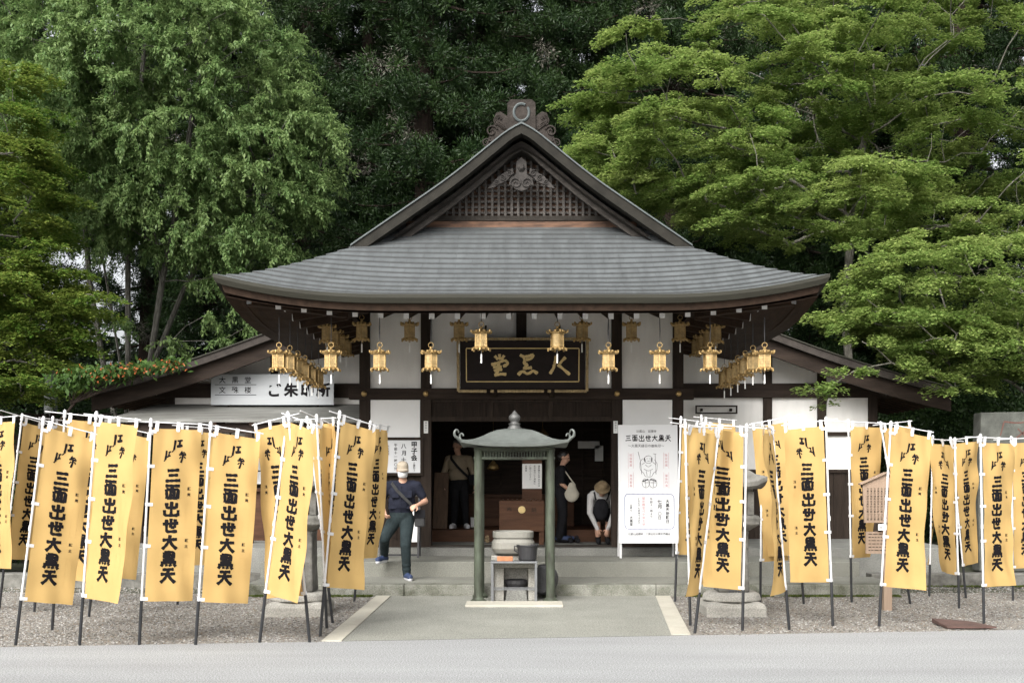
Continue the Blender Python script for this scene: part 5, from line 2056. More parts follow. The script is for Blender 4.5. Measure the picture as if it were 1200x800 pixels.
def maple(label, base, trunk, lobes, extra, mat_, density=1.0, leaf=.064, group='maples and broad trees'):
    root = thing('maple_tree', base, label, 'tree', group)
    ends, outs, rads = [], [], []
    for c, r, n in lobes:
        p, u = ell_samples(n, c, r)
        ends.append(p)
        outs.append(u)
        rads.append(rng.uniform(.45, .95, n))
    for p, r in extra:
        ends.append(np.array([p]))
        outs.append(np.array([[0, -1, .2]]))
        rads.append(np.array([r]))
    E, U, RR = np.concatenate(ends), np.concatenate(outs), np.concatenate(rads)
    ok = ~inside_buildings(E - np.array([0, 0, .35]))
    E, U, RR = E[ok], U[ok], RR[ok]
    mb = MB()
    branch_system(mb, trunk, E, .0075, 7, jit=.10, max_r=.22)
    mb.build('trunk', BARK, root)
    Ps, Ds, Ns, Ls, Ts = [], [], [], [], []
    for e, u, r in zip(E, U, RR):
        n = int(density * 1130 * r * r / .5)
        hd = np.array([u[0], u[1], 0]) + rng.normal(0, .25, 3) * [1, 1, 0]
        hd = hd / (np.linalg.norm(hd) + 1e-6)
        sd_ = np.array([-hd[1], hd[0], 0])
        # a fan-shaped, nearly flat spray in a few layers, drooping towards its rim, with twiggy fingers
        nf = rng.integers(6, 11)
        fa = rng.uniform(-2.0, 2.0, nf)
        fl = rng.uniform(.5, 1.3, nf)
        k = rng.integers(0, nf, n)
        t = rng.uniform(.08, 1, n) ** .7
        an = fa[k] + rng.normal(0, .13, n)
        rho = t * r * fl[k]
        lx, ly_ = np.cos(an) * rho, np.sin(an) * rho
        lay = rng.integers(0, 2, n) * .11 * r - .05 * r
        slope = rng.uniform(-.1, .22)
        z = lay + rng.normal(0, .02, n) - .15 * (rho / r) ** 2 * r - slope * lx + rng.normal(0, .05, nf)[k]
        P = e[None] + hd[None] * lx[:, None] + sd_[None] * ly_[:, None]
        P[:, 2] += z
        yaw_ = an + rng.normal(0, .9, n)
        D = hd[None] * np.cos(yaw_)[:, None] + sd_[None] * np.sin(yaw_)[:, None]
        D[:, 2] = rng.normal(-.22, .28, n)
        N = np.stack([rng.normal(0, .3, n), rng.normal(0, .3, n), np.ones(n)], 1)
        Ps.append(P)
        Ds.append(D)
        Ns.append(N)
        Ls.append(rng.uniform(.7, 1.25, n) * leaf)
        Ts.append(np.clip(rng.normal(.42, .22, n) + rng.normal(0, .16), 0, 1))
    P, D, N, L, T = map(np.concatenate, (Ps, Ds, Ns, Ls, Ts))
    ok = ~inside_buildings(P)
    P, D, N, L, T = P[ok], D[ok], N[ok], L[ok], T[ok]
    leaves('crown', P, D, N, L, L * .82, T, mat_, root, fold=.08)
    return root


def sp(px, py, d, r=.6):
    return (tuple(W(px, py, d)), r)


def c3(px, py, d):
    return tuple(W(px, py, d))


# the large maple on the right
tb = Vector((7.25, 25.6, 0))
maple('large bright green maple spreading over the right side of the hall roof', tb,
      [tb + Vector((0, 0, -.1)), tb + Vector((.1, 0, 1.8)), tb + Vector((.05, -.1, 3.6)), tb + Vector((-.1, -.1, 5.4)), tb + Vector((.1, 0, 7.2)), tb + Vector((.4, .1, 9.2))],
      [(c3(855, 135, 25.5), (3.5, 3.6, 2.7), 108), (c3(1075, 40, 25.5), (3.6, 3.6, 3.0), 100), (c3(770, 175, 25.0), (1.8, 2.6, 1.5), 48), (c3(950, 230, 23.6), (2.4, 2.0, 1.0), 46), (c3(1140, 190, 24), (2.0, 2.2, 2.0), 40)],
      [sp(1040, 10, 25.2, .9), sp(1010, 35, 24.8, .9), sp(1075, 25, 25, .9), sp(700, 130, 25, .6), sp(690, 175, 24.5, .6), sp(700, 215, 24.6, .7), sp(735, 95, 25, .8), sp(780, 60, 25, .8), sp(850, 262, 23, .7), sp(880, 245, 23, .7), sp(920, 225, 23, .7)],
      LEAF_A, 1.0)
tb = Vector((10.2, 21.9, 0))
maple('lower bright maple at the right edge whose branch hangs before the wing wall', tb,
      [tb + Vector((0, 0, -.1)), tb + Vector((-.1, 0, 1.5)), tb + Vector((-.4, -.1, 3.0)), tb + Vector((-.9, -.2, 4.3))],
      [(c3(1110, 330, 21.6), (1.9, 2.0, .95), 50), (c3(1150, 410, 21.2), (1.5, 1.7, .75), 40), (c3(1060, 395, 20.6), (1.3, 1.2, .55), 20)],
      [sp(1010, 400, 20.0, .6), sp(1045, 425, 19.8, .6), sp(1000, 435, 19.5, .5), sp(975, 452, 19.3, .42), sp(950, 455, 19.2, .30), sp(1025, 365, 20, .5), sp(1030, 310, 20.5, .6), sp(1090, 440, 19.8, .55), sp(1120, 455, 20, .5), sp(1060, 285, 21, .6), sp(1010, 345, 20.2, .5), sp(968, 474, 19.2, .2), sp(1000, 288, 21, .4)],
      LEAF_A, 1.1, .06)
# left edge maple with turning leaves
tb = Vector((-10.9, 21.9, 0))
maple('maple with yellowing leaf tips at the left edge of the photo', tb,
      [tb + Vector((0, 0, -.1)), tb + Vector((.2, 0, 2.0)), tb + Vector((.4, -.1, 4.0)), tb + Vector((.3, 0, 6.2)), tb + Vector((.1, 0, 8.0))],
      [(c3(-15, 240, 21.8), (1.25, 1.6, 1.7), 50), (c3(20, 360, 21.4), (1.4, 1.5, 1.0), 44), (c3(-25, 120, 22), (.9, 1.4, 1.0), 16), (c3(10, 440, 20.6), (1.0, 1.2, .5), 16)],
      [sp(95, 345, 21, .6), sp(115, 350, 20.8, .45), sp(70, 320, 21, .6), sp(60, 400, 20.8, .5), sp(85, 395, 20.8, .35), sp(40, 225, 21.4, .5), sp(50, 290, 21, .5), sp(30, 395, 20.5, .6)],
      LEAF_D, 1.0, .06)


def drooping_tree(label, base, stems, lobes, extra):
    root = thing('broadleaf_tree', base, label, 'tree', 'maples and broad trees')
    E, RR = [], []
    for c, r, n in lobes:
        p, u = ell_samples(n, c, r, .35)
        E.append(p)
        RR.append(rng.uniform(.4, .75, n))
    for p, r in extra:
        E.append(np.array([p]))
        RR.append(np.array([r]))
    E, RR = np.concatenate(E), np.concatenate(RR)
    ok = ~inside_buildings(E - np.array([0, 0, .4]))
    E, RR = E[ok], RR[ok]
    nodes = [(Vector(base) + Vector((0, 0, -.1)), -1), (Vector(base) + Vector((0, 0, .5)), 0)]
    for st in stems:
        prev = 1
        for p in st:
            nodes.append((Vector(p), prev))
            prev = len(nodes) - 1
    mb = MB()
    branch_system(mb, nodes, E, .0072, 7, jit=.09, max_r=.125)
    mb.build('trunk', mat('dark_grey_bark', (0.055, 0.048, 0.04), 0.9, 0.4, 5, 0.6, 30, stretch=(3, 3, 0.7), col2=(0.14, 0.135, 0.115)), root)
    Ps, Ds, Ns, Ls, Ts = [], [], [], [], []
    cx = np.mean(E, axis=0)
    for e, r in zip(E, RR):
        out = unit((e - cx) * np.array([1, 1, .3]))
        nt_ = rng.integers(7, 12)
        ct = rng.normal(0, .10)
        for _ in range(nt_):
            dr = unit(out + rng.normal(0, .75, 3) + np.array([0, 0, .25]))
            ln = r * rng.uniform(.6, 1.25)
            n = int(52 * ln / .5)
            t = rng.uniform(.1, 1, n)
            P = e[None] + dr[None] * (t * ln)[:, None]
            P[:, 2] -= .38 * ln * t ** 2
            P += rng.normal(0, .03, (n, 3))
            D = dr[None] * .45 + rng.normal(0, .55, (n, 3))
            D[:, 2] -= .55
            N = rng.normal(0, .45, (n, 3)) + np.array([0, 0, 1.0]) + dr[None] * .4
            Ps.append(P)
            Ds.append(D)
            Ns.append(N)
            Ls.append(rng.uniform(.07, .125, n))
            Ts.append(np.clip(rng.normal(.42, .22, n) + ct, 0, 1))
    P, D, N, L, T = map(np.concatenate, (Ps, Ds, Ns, Ls, Ts))
    ok = ~inside_buildings(P)
    P, D, N, L, T = P[ok], D[ok], N[ok], L[ok], T[ok]
    leaves('crown', P, D, N, L, L * .38, T, LEAF_B, root, fold=.12, bend=.15)
    return root


def stem(*pp):
    return [W(px, py, d) for px, py, d in pp]


tb = Vector((-8.7, 26.2, 0))
drooping_tree('tall many-stemmed tree with drooping pale green leaves behind the left wing', tb,
              [stem((120, 420, 26), (105, 330, 26), (95, 200, 26), (90, 90, 26)), stem((150, 420, 26), (150, 300, 26.2), (160, 170, 26.4), (170, 40, 26.4)), stem((175, 430, 26), (190, 330, 25.6), (215, 200, 25.4), (235, 80, 25.4)),
               stem((180, 425, 26.4), (215, 340, 26.4), (262, 260, 26.2), (320, 190, 26)), stem((140, 420, 26.5), (120, 300, 27), (60, 180, 27))],
              [(c3(185, 115, 26), (3.4, 3.0, 3.3), 400), (c3(315, 190, 25.8), (1.45, 1.7, 1.5), 64), (c3(90, 170, 25.6), (1.6, 1.6, 2.4), 80), (c3(130, 20, 25.6), (3.0, 2.4, 1.2), 60), (c3(270, 300, 25.8), (1.5, 1.5, .9), 36), (c3(190, 230, 25.2), (2.0, 1.2, 1.2), 40)],
              [sp(385, 155, 25.6, .6), sp(370, 205, 25.6, .6), sp(340, 130, 25.8, .6), sp(355, 245, 25.6, .5), sp(330, 290, 25.6, .5), sp(285, 385, 25.2, .5), sp(240, 370, 25.2, .5), sp(220, 330, 25.2, .5), sp(300, 350, 25.4, .5), sp(150, 375, 25, .4), sp(200, 400, 25.0, .5), sp(255, 400, 25.2, .5)])


# cedars: a few full trees, copied with their parts
def cedar_proto(seed, H=24, z0=1.0, rad=2.7):
    rg = np.random.default_rng(seed)
    root = thing('cedar_tree', (0, 0, 0), 'x', 'tree', 'tall dark cedars behind the hall')
    mb = MB()
    lean_ = rg.normal(0, .15, 2)
    tr = [(lean_[0] * (z / H) ** 2 + .05 * math.sin(z), lean_[1] * (z / H) ** 2, z) for z in np.linspace(-.1, H, 16)]
    mb.tube(tr, list(np.linspace(.42, .05, 16)), 12)
    Ps, Ds, Ns, Ls, Ts, Mi = [], [], [], [], [], []
    z = z0
    while z < H - 1:
        for _ in range(rg.integers(3, 6)):
            an = rg.uniform(0, 2 * math.pi)
            ln = rad * (1 - .72 * (max(0, z - 9) / (H - 9))) * rg.uniform(.55, 1.15)
            b0 = np.array([0, 0, z])
            h = np.array([math.cos(an), math.sin(an), 0])
            pts = [b0 + h * ln * t + np.array([0, 0, -.42 * ln * t ** 1.3 + .30 * ln * t ** 3]) for t in (0, .25, .5, .75, 1)]
            mb.tube(pts, [.05, .04, .03, .02, .01], 5, cap=False)
            dead = rg.random() < .06
            for _k in range(int(5 + 4.6 * ln)):
                t = rg.uniform(.08, 1.02)
                c = b0 + h * ln * t + np.array([0, 0, -.42 * ln * t ** 1.3 + .30 * ln * t ** 3]) + rg.normal(0, .26, 3) * [1, 1, .7]
                r = rg.uniform(.2, .42)
                n = int(140 * (r / .33) ** 1.5)
                if dead:
                    n //= 3
                u = unit(rg.normal(size=(n, 3)) + np.array([0, 0, .25]) + h * .5)
                q = rg.uniform(.05, .75, n)[:, None]
                Ps.append(c[None] + u * r * q)
                Ds.append(u + rg.normal(0, .25, (n, 3)) + (np.array([0, 0, -.5]) if dead else np.array([0, 0, .1])))
                Ns.append(rg.normal(size=(n, 3)) + np.array([0, 0, .6]))
                Ls.append(rg.uniform(.07, .14, n))
                Ts.append(np.clip(rg.normal(.40, .15, n) + rg.normal(0, .2), 0, 1))
                Mi.append(np.full(n, 1 if dead else 0))
        z += rg.uniform(.28, .5)
    mb.build('trunk', BARKD, root)
    P, D, N, L, T, M_ = map(np.concatenate, (Ps, Ds, Ns, Ls, Ts, Mi))
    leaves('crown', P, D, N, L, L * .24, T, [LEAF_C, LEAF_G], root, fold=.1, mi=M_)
    return root


protos = [cedar_proto(s, H, z0, r) for s, H, z0, r in ((1, 25, 1.2, 2.9), (2, 27, 2.2, 2.6), (3, 24, .8, 3.0), (4, 26, 1.6, 2.7))]
pos = [(-14.5, 33, 'front row, farthest left'), (-6.2, 33.2, 'front row, right of the many-stemmed tree'), (-2.7, 32.2, 'front row, left of the roof ornament'), (.9, 33.4, 'front row, straight behind the roof ornament'),
       (4.3, 32.4, 'front row, just right of the roof ornament'), (8.2, 33.2, 'front row, behind the large maple'), (12.2, 31.5, 'front row, behind the right edge maple'), (16.4, 33, 'front row, farthest right'), (11.6, 35.2, 'middle row, behind the crown of the large maple'), (6.3, 35.6, 'middle row, above the right eave tip'), (-4.6, 35.4, 'middle row, right of the many-stemmed tree crown'), (-1.2, 35.6, 'middle row, left behind the roof ornament'), (2.6, 35.8, 'middle row, right behind the roof ornament'), (-9.2, 36.2, 'middle row, hidden behind the many-stemmed tree'), (13.5, 27.5, 'standing nearest at the right edge'),
       (-17.5, 38, 'back row, farthest left'), (-12.6, 39, 'back row, second from the left'), (-7.2, 39.4, 'back row, half hidden by the many-stemmed tree'), (-.8, 38.8, 'back row, behind the gable top'), (-4.4, 37.6, 'back row, third from the left'), (2.8, 38, 'back row, right of the gable top'),
       (6.4, 38.4, 'back row, fourth from the right'), (10.4, 37.6, 'back row, third from the right'), (14.6, 38.6, 'back row, second from the right'), (19, 37.5, 'back row, farthest right'), (-15.2, 28.5, 'standing nearest at the left edge')]
used = set()
for i, (x, y, lb) in enumerate(pos):
    k = i % 4
    if k not in used:
        o = protos[k]
        used.add(k)
    else:
        o = copy_tree(protos[k])
    o.location = (x, y, 0)
    o.rotation_euler = (0, 0, rng.uniform(0, 6.28))
    s_ = rng.uniform(.92, 1.08)
    o.scale = (s_, s_, s_)
    o['label'] = 'tall dark cedar in the ' + lb if 'row' in lb else 'tall dark cedar ' + lb


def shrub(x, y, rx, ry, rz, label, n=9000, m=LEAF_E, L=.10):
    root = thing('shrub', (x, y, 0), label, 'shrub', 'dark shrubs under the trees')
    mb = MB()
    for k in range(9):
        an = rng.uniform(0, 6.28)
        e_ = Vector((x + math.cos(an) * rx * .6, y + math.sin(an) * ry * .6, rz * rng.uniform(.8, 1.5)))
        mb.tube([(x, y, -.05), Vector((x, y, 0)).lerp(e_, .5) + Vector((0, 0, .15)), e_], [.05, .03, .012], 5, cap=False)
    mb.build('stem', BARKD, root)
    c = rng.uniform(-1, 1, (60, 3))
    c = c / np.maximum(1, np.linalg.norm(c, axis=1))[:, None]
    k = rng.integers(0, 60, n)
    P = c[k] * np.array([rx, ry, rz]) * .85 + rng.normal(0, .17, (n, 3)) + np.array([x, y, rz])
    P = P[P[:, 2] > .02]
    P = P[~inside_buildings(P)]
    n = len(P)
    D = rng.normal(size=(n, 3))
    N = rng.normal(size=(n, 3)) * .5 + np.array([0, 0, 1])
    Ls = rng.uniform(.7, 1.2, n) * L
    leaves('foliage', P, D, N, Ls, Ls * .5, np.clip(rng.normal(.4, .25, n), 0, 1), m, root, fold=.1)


for x, y, rx, ry, rz, lb in ((-9.6, 19.6, 1.5, 1.1, 1.15, 'dark shrub behind the far left banners'), (-11.8, 19.0, 1.5, 1.1, 1.3, 'dark shrub at the left edge beneath the yellowing maple'), (-9.3, 23, 1.6, 1.4, 1.7, 'dark bush beside the left wing under the many-stemmed tree'),
                            (-12.5, 24.5, 2.0, 1.6, 2.0, 'dark bush far left behind the yellowing maple'), (8.9, 23.2, 1.4, 1.4, 1.5, 'dark bush between the right wing and the stone slab'), (10.9, 24.5, 1.8, 1.5, 2.0, 'dark bush behind the stone slab'),
                            (13.6, 22.5, 1.8, 1.5, 1.9, 'dark bush beyond the right edge maple trunk'), (6.3, 28.6, 2.2, 1.3, 1.9, 'dark bush behind the right wing roof'), (-5.4, 29, 2.2, 1.3, 2.0, 'dark bush behind the left wing roof'), (9.8, 29.5, 2.4, 1.5, 2.2, 'dark bush under the large maple')):
    shrub(x, y, rx, ry, rz, lb)

# forest slope and far wood behind
mb = MB()
vs = []
for j in range(9):
    y = 42 + j * 7
    for i in range(41):
        x = -80 + 4 * i
        vs.append((x, y, -.05 + 5.5 * (j / 8) ** 1.2 + (.6 * math.sin(x * .21 + j) if j else 0)))
mb.add(vs, [(j * 41 + i, j * 41 + i + 1, (j + 1) * 41 + i + 1, (j + 1) * 41 + i) for j in range(8) for i in range(40)])
tag(mb.build('hill', EARTH, smooth=True), kind='structure')
n = 60000
P = np.stack([rng.uniform(-45, 45, n), rng.uniform(44, 58, n), np.zeros(n)], 1)
P[:, 2] = rng.random(n) ** 1.3 * (6.5 + 1.5 * np.sin(P[:, 0] * .6) + rng.normal(0, .5, n))
D = rng.normal(size=(n, 3)) + np.array([0, 0, -.3])
L = rng.uniform(.4, .8, n)
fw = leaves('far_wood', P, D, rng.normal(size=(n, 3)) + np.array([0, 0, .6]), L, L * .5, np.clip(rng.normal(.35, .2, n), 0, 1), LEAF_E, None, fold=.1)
tag(fw, 'dark far-off wood on the slope behind the cedars', 'wood', None, 'stuff')

# trumpet vine with orange flowers over the left verge
root = thing('flowering_vine', (-8.15, 19.9, 0), 'green drooping vine with orange blossoms over the left end of the wing roof', 'vine')
mb = MB()
mb.tube([(-8.15, 19.9, -.05), (-8.1, 19.9, 1.4), (-8.0, 19.95, 2.6), (-7.4, 20.0, 3.35)], [.04, .035, .03, .015], 7)
Ps, Ds, Ns, Ls, Ts, Mi = [], [], [], [], [], []
for px, py, r, fl in ((78, 442, .30, 0), (100, 436, .34, 1), (122, 434, .34, 1), (145, 432, .34, 2), (165, 430, .30, 2), (186, 428, .28, 2), (205, 425, .2, 2), (90, 450, .25, 0), (130, 440, .25, 1)):
    c = np.array(W(px, py, 19.95))
    mb.tube([(-7.8, 19.95, 2.9), tuple(c)], [.012, .005], 4, cap=False)
    n = 130
    P = c[None] + rng.normal(0, 1, (n, 3)) * np.array([r * .6, .16, .055])
    D = rng.normal(0, .5, (n, 3)) + np.array([0, -.3, -.55])
    Ps.append(P); Ds.append(D); Ns.append(rng.normal(0, .5, (n, 3)) + np.array([0, -.3, 1]))
    Ls.append(rng.uniform(.08, .15, n)); Ts.append(rng.uniform(.2, .9, n)); Mi.append(np.zeros(n))
    n = fl * 13
    if n:
        P = c[None] + rng.normal(0, 1, (n, 3)) * np.array([r * .5, .15, .05]) + np.array([0, -.2, -.03])
        Ps.append(P); Ds.append(rng.normal(0, .6, (n, 3)) + np.array([0, -.4, -.2])); Ns.append(rng.normal(0, .6, (n, 3)) + np.array([0, -.6, .6]))
        Ls.append(rng.uniform(.05, .08, n)); Ts.append(rng.uniform(0, 1, n)); Mi.append(np.ones(n))
P, D, N, L, T, M_ = map(np.concatenate, (Ps, Ds, Ns, Ls, Ts, Mi))
mb.build('stem', BARKD, root)
leaves('foliage', P, D, N, L, L * .5, T, [LEAF_F, LEAF_O], root, fold=.1, mi=M_)

# pole and fence on the left
mb = MB()
mb.tube([(-9.8, 24, -.1), (-9.8, 24, 4.3)], [.15, .13], 14)
mb.lathe([(.14, 4.3), (.15, 4.33), (.1, 4.42), (.01, 4.44)], (-9.8, 24, 0), 14)
tag(mb.build('pole', mat('weathered_pole', (.17, .18, .17), .7, .2, 4, .1, 30)), 'weathered grey pole among the dark trees on the left', 'pole')
FN = thing('fence', (-10.2, 22.2, 0), 'dark upright board fence behind the far left banners', 'fence')
mb = MB()
for k in range(30):
    x = -13 + .17 * k
    mb.box(x, x + .155, 22.2, 22.225, .05, 2.85 + .01 * (k % 3))
mb.build('boards', WOOD, FN)
for x in (-13, -11.3, -9.6, -8.0):
    mb = MB()
    mb.box(x - .05, x + .05, 22.228, 22.33, 0, 2.8)
    mb.build('post', WOOD, FN)
# moss along the foot of the kerbs
n = 26000
xm = np.concatenate([rng.uniform(2.2, 5.2, n // 2), rng.uniform(-3.8, -2.05, n // 4), rng.uniform(5.3, 9, n // 4)])
n = len(xm)
ym = np.where(np.abs(xm - .7) > 4.55, 17.28, 15.88) - np.abs(rng.normal(0, .05, n))
keep = (np.sin(xm * 5) + np.sin(xm * 13.7) + rng.normal(0, .7, n)) > 0
P = np.stack([xm, ym, np.zeros(n)], 1)[keep]
n = len(P)
P[:, 2] = 0
D = rng.normal(0, .5, (n, 3)) + np.array([0, 0, 1])
L = rng.uniform(.012, .035, n)
mo = leaves('moss', P, D, rng.normal(size=(n, 3)), L, L * .6, rng.uniform(0, 1, n), leaf_mat('moss', (.03, .05, .008), (.09, .11, .02), .2), None)
tag(mo, 'green moss tufts along the foot of the stone kerb', 'moss', None, 'stuff')


# ------------------------------------------------------------------ people
class Body:
    """limbs and masses merged by a fine voxel remesh into one skin; each face takes the cloth of the nearest limb."""

    def __init__(s):
        s.mb = MB()
        s.seg = []

    def limb(s, a, b, ra, rb, m, fl=1.0):
        a, b = Vector(a), Vector(b)
        n = 14
        d = (b - a)
        L = d.length
        d.normalize()
        pts, rr = [], []
        for k in range(4):
            t = math.sin(math.pi / 2 * k / 4)
            pts.append(a - d * ra * (1 - t) if k else a - d * ra * .995)
            rr.append(ra * math.sqrt(max(.003, 1 - (1 - t) ** 2)))
        for k in range(7):
            pts.append(a.lerp(b, k / 6))
            rr.append(ra + (rb - ra) * k / 6)
        for k in range(1, 5):
            t = math.sin(math.pi / 2 * k / 4)
            pts.append(b + d * rb * t * .999)
            rr.append(rb * math.sqrt(max(.003, 1 - t * t)))
        s.mb.tube(pts, rr, n)
        s.seg.append((np.array(a), np.array(b), ra, rb, m, None))

    def mass(s, c, r, m, rot=None):
        t = MB().ball((0, 0, 0), r, 16)
        M_ = rot or Matrix.Identity(3)
        s.mb.add([Vector(c) + M_ @ Vector(v) for v in t.v], t.f)
        s.seg.append((np.array(c), np.array(c), 0, 0, m, (np.array(r), np.array(M_.inverted()))))

    def build(s, name, mats, parent, voxel=.0085, smooth=5):
        me = bpy.data.meshes.new('tmp')
        me.from_pydata([tuple(v) for v in s.mb.v], [], s.mb.f)
        o = bpy.data.objects.new('tmp', me)
        COL.objects.link(o)
        rm = o.modifiers.new('r', 'REMESH')
        rm.mode = 'VOXEL'
        rm.voxel_size = voxel
        sm = o.modifiers.new('s', 'SMOOTH')
        sm.iterations = smooth
        sm.factor = .5
        dg = bpy.context.evaluated_depsgraph_get()
        m2 = bpy.data.meshes.new_from_object(o.evaluated_get(dg))
        bpy.data.objects.remove(o)
        bpy.data.meshes.remove(me)
        m2.name = name
        nf = len(m2.polygons)
        C = np.zeros(nf * 3)
        m2.polygons.foreach_get('center', C)
        C = C.reshape(-1, 3)
        best = np.full(nf, 1e9)
        idx = np.zeros(nf, np.int32)
        for a, b, ra, rb, m, el in s.seg:
            if el is None:
                d = b - a
                t = np.clip(((C - a) @ d) / max(1e-9, d @ d), 0, 1)
                dist = np.linalg.norm(C - a - t[:, None] * d, axis=1) - (ra + (rb - ra) * t)
            else:
                r, M_ = el
                q = (C - a) @ M_.T
                k = np.linalg.norm(q / r, axis=1)
                dist = (k - 1) * np.min(r) * np.where(k > 1, 1, .9)
            w_ = dist < best
            best[w_] = dist[w_]
            idx[w_] = m
        for m in mats:
            m2.materials.append(m)
        m2.polygons.foreach_set('material_index', idx)
        m2.polygons.foreach_set('use_smooth', [True] * nf)
        m2.transform(Matrix.Translation(-parent.location))
        ob = bpy.data.objects.new(name, m2)
        COL.objects.link(ob)
        ob.parent = parent
        return ob


def hand(B, wrist, dirv, palmn, m, side=1, s=1.0, curl=.5):
    """palm, four unequal bent fingers and a thumb leaving the side of the palm."""
    d = Vector(dirv).normalized()
    n = Vector(palmn)
    n = (n - d * n.dot(d)).normalized()
    x = d.cross(n) * side
    w_ = Vector(wrist)
    B.limb(w_, w_ + d * .05 * s, .026 * s, .03 * s, m)
    B.limb(w_ + d * .045 * s - x * .02 * s, w_ + d * .085 * s - x * .02 * s, .02 * s, .016 * s, m)
    B.limb(w_ + d * .045 * s + x * .02 * s, w_ + d * .085 * s + x * .02 * s, .02 * s, .016 * s, m)
    for k, ln in enumerate((.070, .08, .075, .058)):
        p0 = w_ + d * .088 * s + x * (-.033 + .022 * k) * s
        d1 = (d * math.cos(curl * .7) + n * math.sin(curl * .7))
        d2 = (d * math.cos(curl * 1.7) + n * math.sin(curl * 1.7))
        p1 = p0 + d1 * ln * .5 * s
        B.limb(p0, p1, .0095 * s, .009 * s, m)
        B.limb(p1, p1 + d2 * ln * .5 * s, .009 * s, .0078 * s, m)
    t0 = w_ + d * .03 * s - x * .03 * s
    t1 = t0 + (d * .6 - x * .75 + n * .25).normalized() * .04 * s
    B.limb(t0, t1, .0125 * s, .011 * s, m)
    B.limb(t1, t1 + (d * .9 - x * .2 + n * .4).normalized() * .032 * s, .0105 * s, .0085 * s, m)


def head(B, c, yaw_, pitch, skin, hair=None, s=1.0, roll=0):
    """skull, jaw, nose, lips, ears and (optionally) hair mass; faces -y before the turn. returns the head frame."""
    M_ = Matrix.Rotation(yaw_, 3, 'Z') @ Matrix.Rotation(pitch, 3, 'X') @ Matrix.Rotation(roll, 3, 'Y')
    c = Vector(c)

    def q(x, y, z):
        return c + M_ @ (Vector((x, y, z)) * s)
    B.mass(q(0, .012, .03), (.076 * s, .094 * s, .088 * s), skin, M_)
    B.mass(q(0, -.022, -.045), (.058 * s, .066 * s, .072 * s), skin, M_)
    B.limb(q(0, -.086, .012), q(0, -.100, -.018), .010 * s, .014 * s, skin)
    B.limb(q(-.02, -.083, -.052), q(.02, -.083, -.052), .008 * s, .008 * s, skin)
    B.limb(q(-.035, -.078, .032), q(.035, -.078, .032), .012 * s, .012 * s, skin)
    for e in (-1, 1):
        B.mass(q(e * .078, .012, -.002), (.012 * s, .020 * s, .032 * s), skin, M_)
    if hair is not None:
        B.mass(q(0, .026, .045), (.084 * s, .092 * s, .088 * s), hair, M_)
        B.mass(q(0, .06, -.01), (.07 * s, .055 * s, .075 * s), hair, M_)
    return q, M_


def face(q, s, parent, at):
    mb = MB()
    for e in (-1, 1):
        mb.ball(q(e * .031, -.078, .012), .011 * s, 8)
    mb.build('eyes', INK, parent)


# 1: walking man in cap and mask
def px3(px, py, y):
    return W(px, py, y)


root = thing('person', (-1.72, 16.75, .156), 'man in a beige cap, white mask, navy vest and worn jeans walking down the step', 'person')
B = Body()
T, J, S_, SH_ = 0, 1, 2, 3
pel = Vector((-1.76, 16.86, 1.08))
chest = Vector((-1.735, 16.80, 1.42))
B.mass(pel + Vector((0, .0, .0)), (.175, .125, .15), J)
B.mass(pel + Vector((0, 0, .13)), (.195, .142, .16), T)
B.mass(pel.lerp(chest, .6), (.20, .140, .18), T)
B.mass(chest, (.205, .135, .17), T)
B.limb(chest + Vector((-.16, 0, .10)), chest + Vector((.16, 0, .10)), .078, .078, T)
nk = Vector((-1.725, 16.775, 1.56))
B.limb(nk, nk + Vector((.0, -.02, .09)), .06, .055, S_)
shL, shR = Vector((-1.945, 16.80, 1.515)), Vector((-1.525, 16.80, 1.515))
elL, elR = Vector((-2.065, 16.84, 1.26)), Vector((-1.405, 16.86, 1.285))
wrL, wrR = Vector((-1.985, 16.66, 1.155)), Vector((-1.50, 16.64, 1.235))
for s_, e_, w_ in ((shL, elL, wrL), (shR, elR, wrR)):
    B.limb(s_, s_.lerp(e_, .62), .074, .064, T)
    B.limb(s_.lerp(e_, .5), e_, .05, .043, S_)
    B.limb(e_, w_, .043, .029, S_)
hand(B, wrL, (.25, -.45, -.65), (.7, .3, .1), S_, 1, 1.0, .9)
hand(B, wrR, (-.55, -.55, -.25), (-.2, .5, -.6), S_, -1, 1.0, 1.1)
hpL, hpR = pel + Vector((-.09, 0, -.06)), pel + Vector((.09, 0, -.06))
knL, knR = Vector((-1.985, 16.72, .76)), Vector((-1.675, 16.66, .66))
anL, anR = Vector((-2.035, 17.10, .50)), Vector((-1.665, 16.72, .25))
for h_, k_, a_ in ((hpL, knL, anL), (hpR, knR, anR)):
    B.limb(h_, k_, .112, .078, J)
    B.limb(k_, a_, .078, .060, J)
    B.mass(k_, (.08, .085, .09), J)
    for f_, t_ in ((.72, .072), (.88, .070)):
        B.mass(k_.lerp(a_, f_), (t_, t_, .03), J)
def shoe(B, an, toe, m, ms, s=1.0):
    an, toe = Vector(an), Vector(toe)
    d = (toe - an)
    heel = an - Vector((d.x, d.y, 0)).normalized() * .045
    B.limb(an + Vector((0, 0, -.0)), Vector((an.x, an.y, toe.z + .03)), .05, .048, m)
    B.limb(Vector((heel.x, heel.y, toe.z + .012 + (an.z - toe.z) * .25)), toe + Vector((0, 0, .012)), .045, .042, m)
    B.limb(Vector((heel.x, heel.y, toe.z - .02 + (an.z - toe.z) * .22)), toe + Vector((0, 0, -.018)), .036, .038, ms)


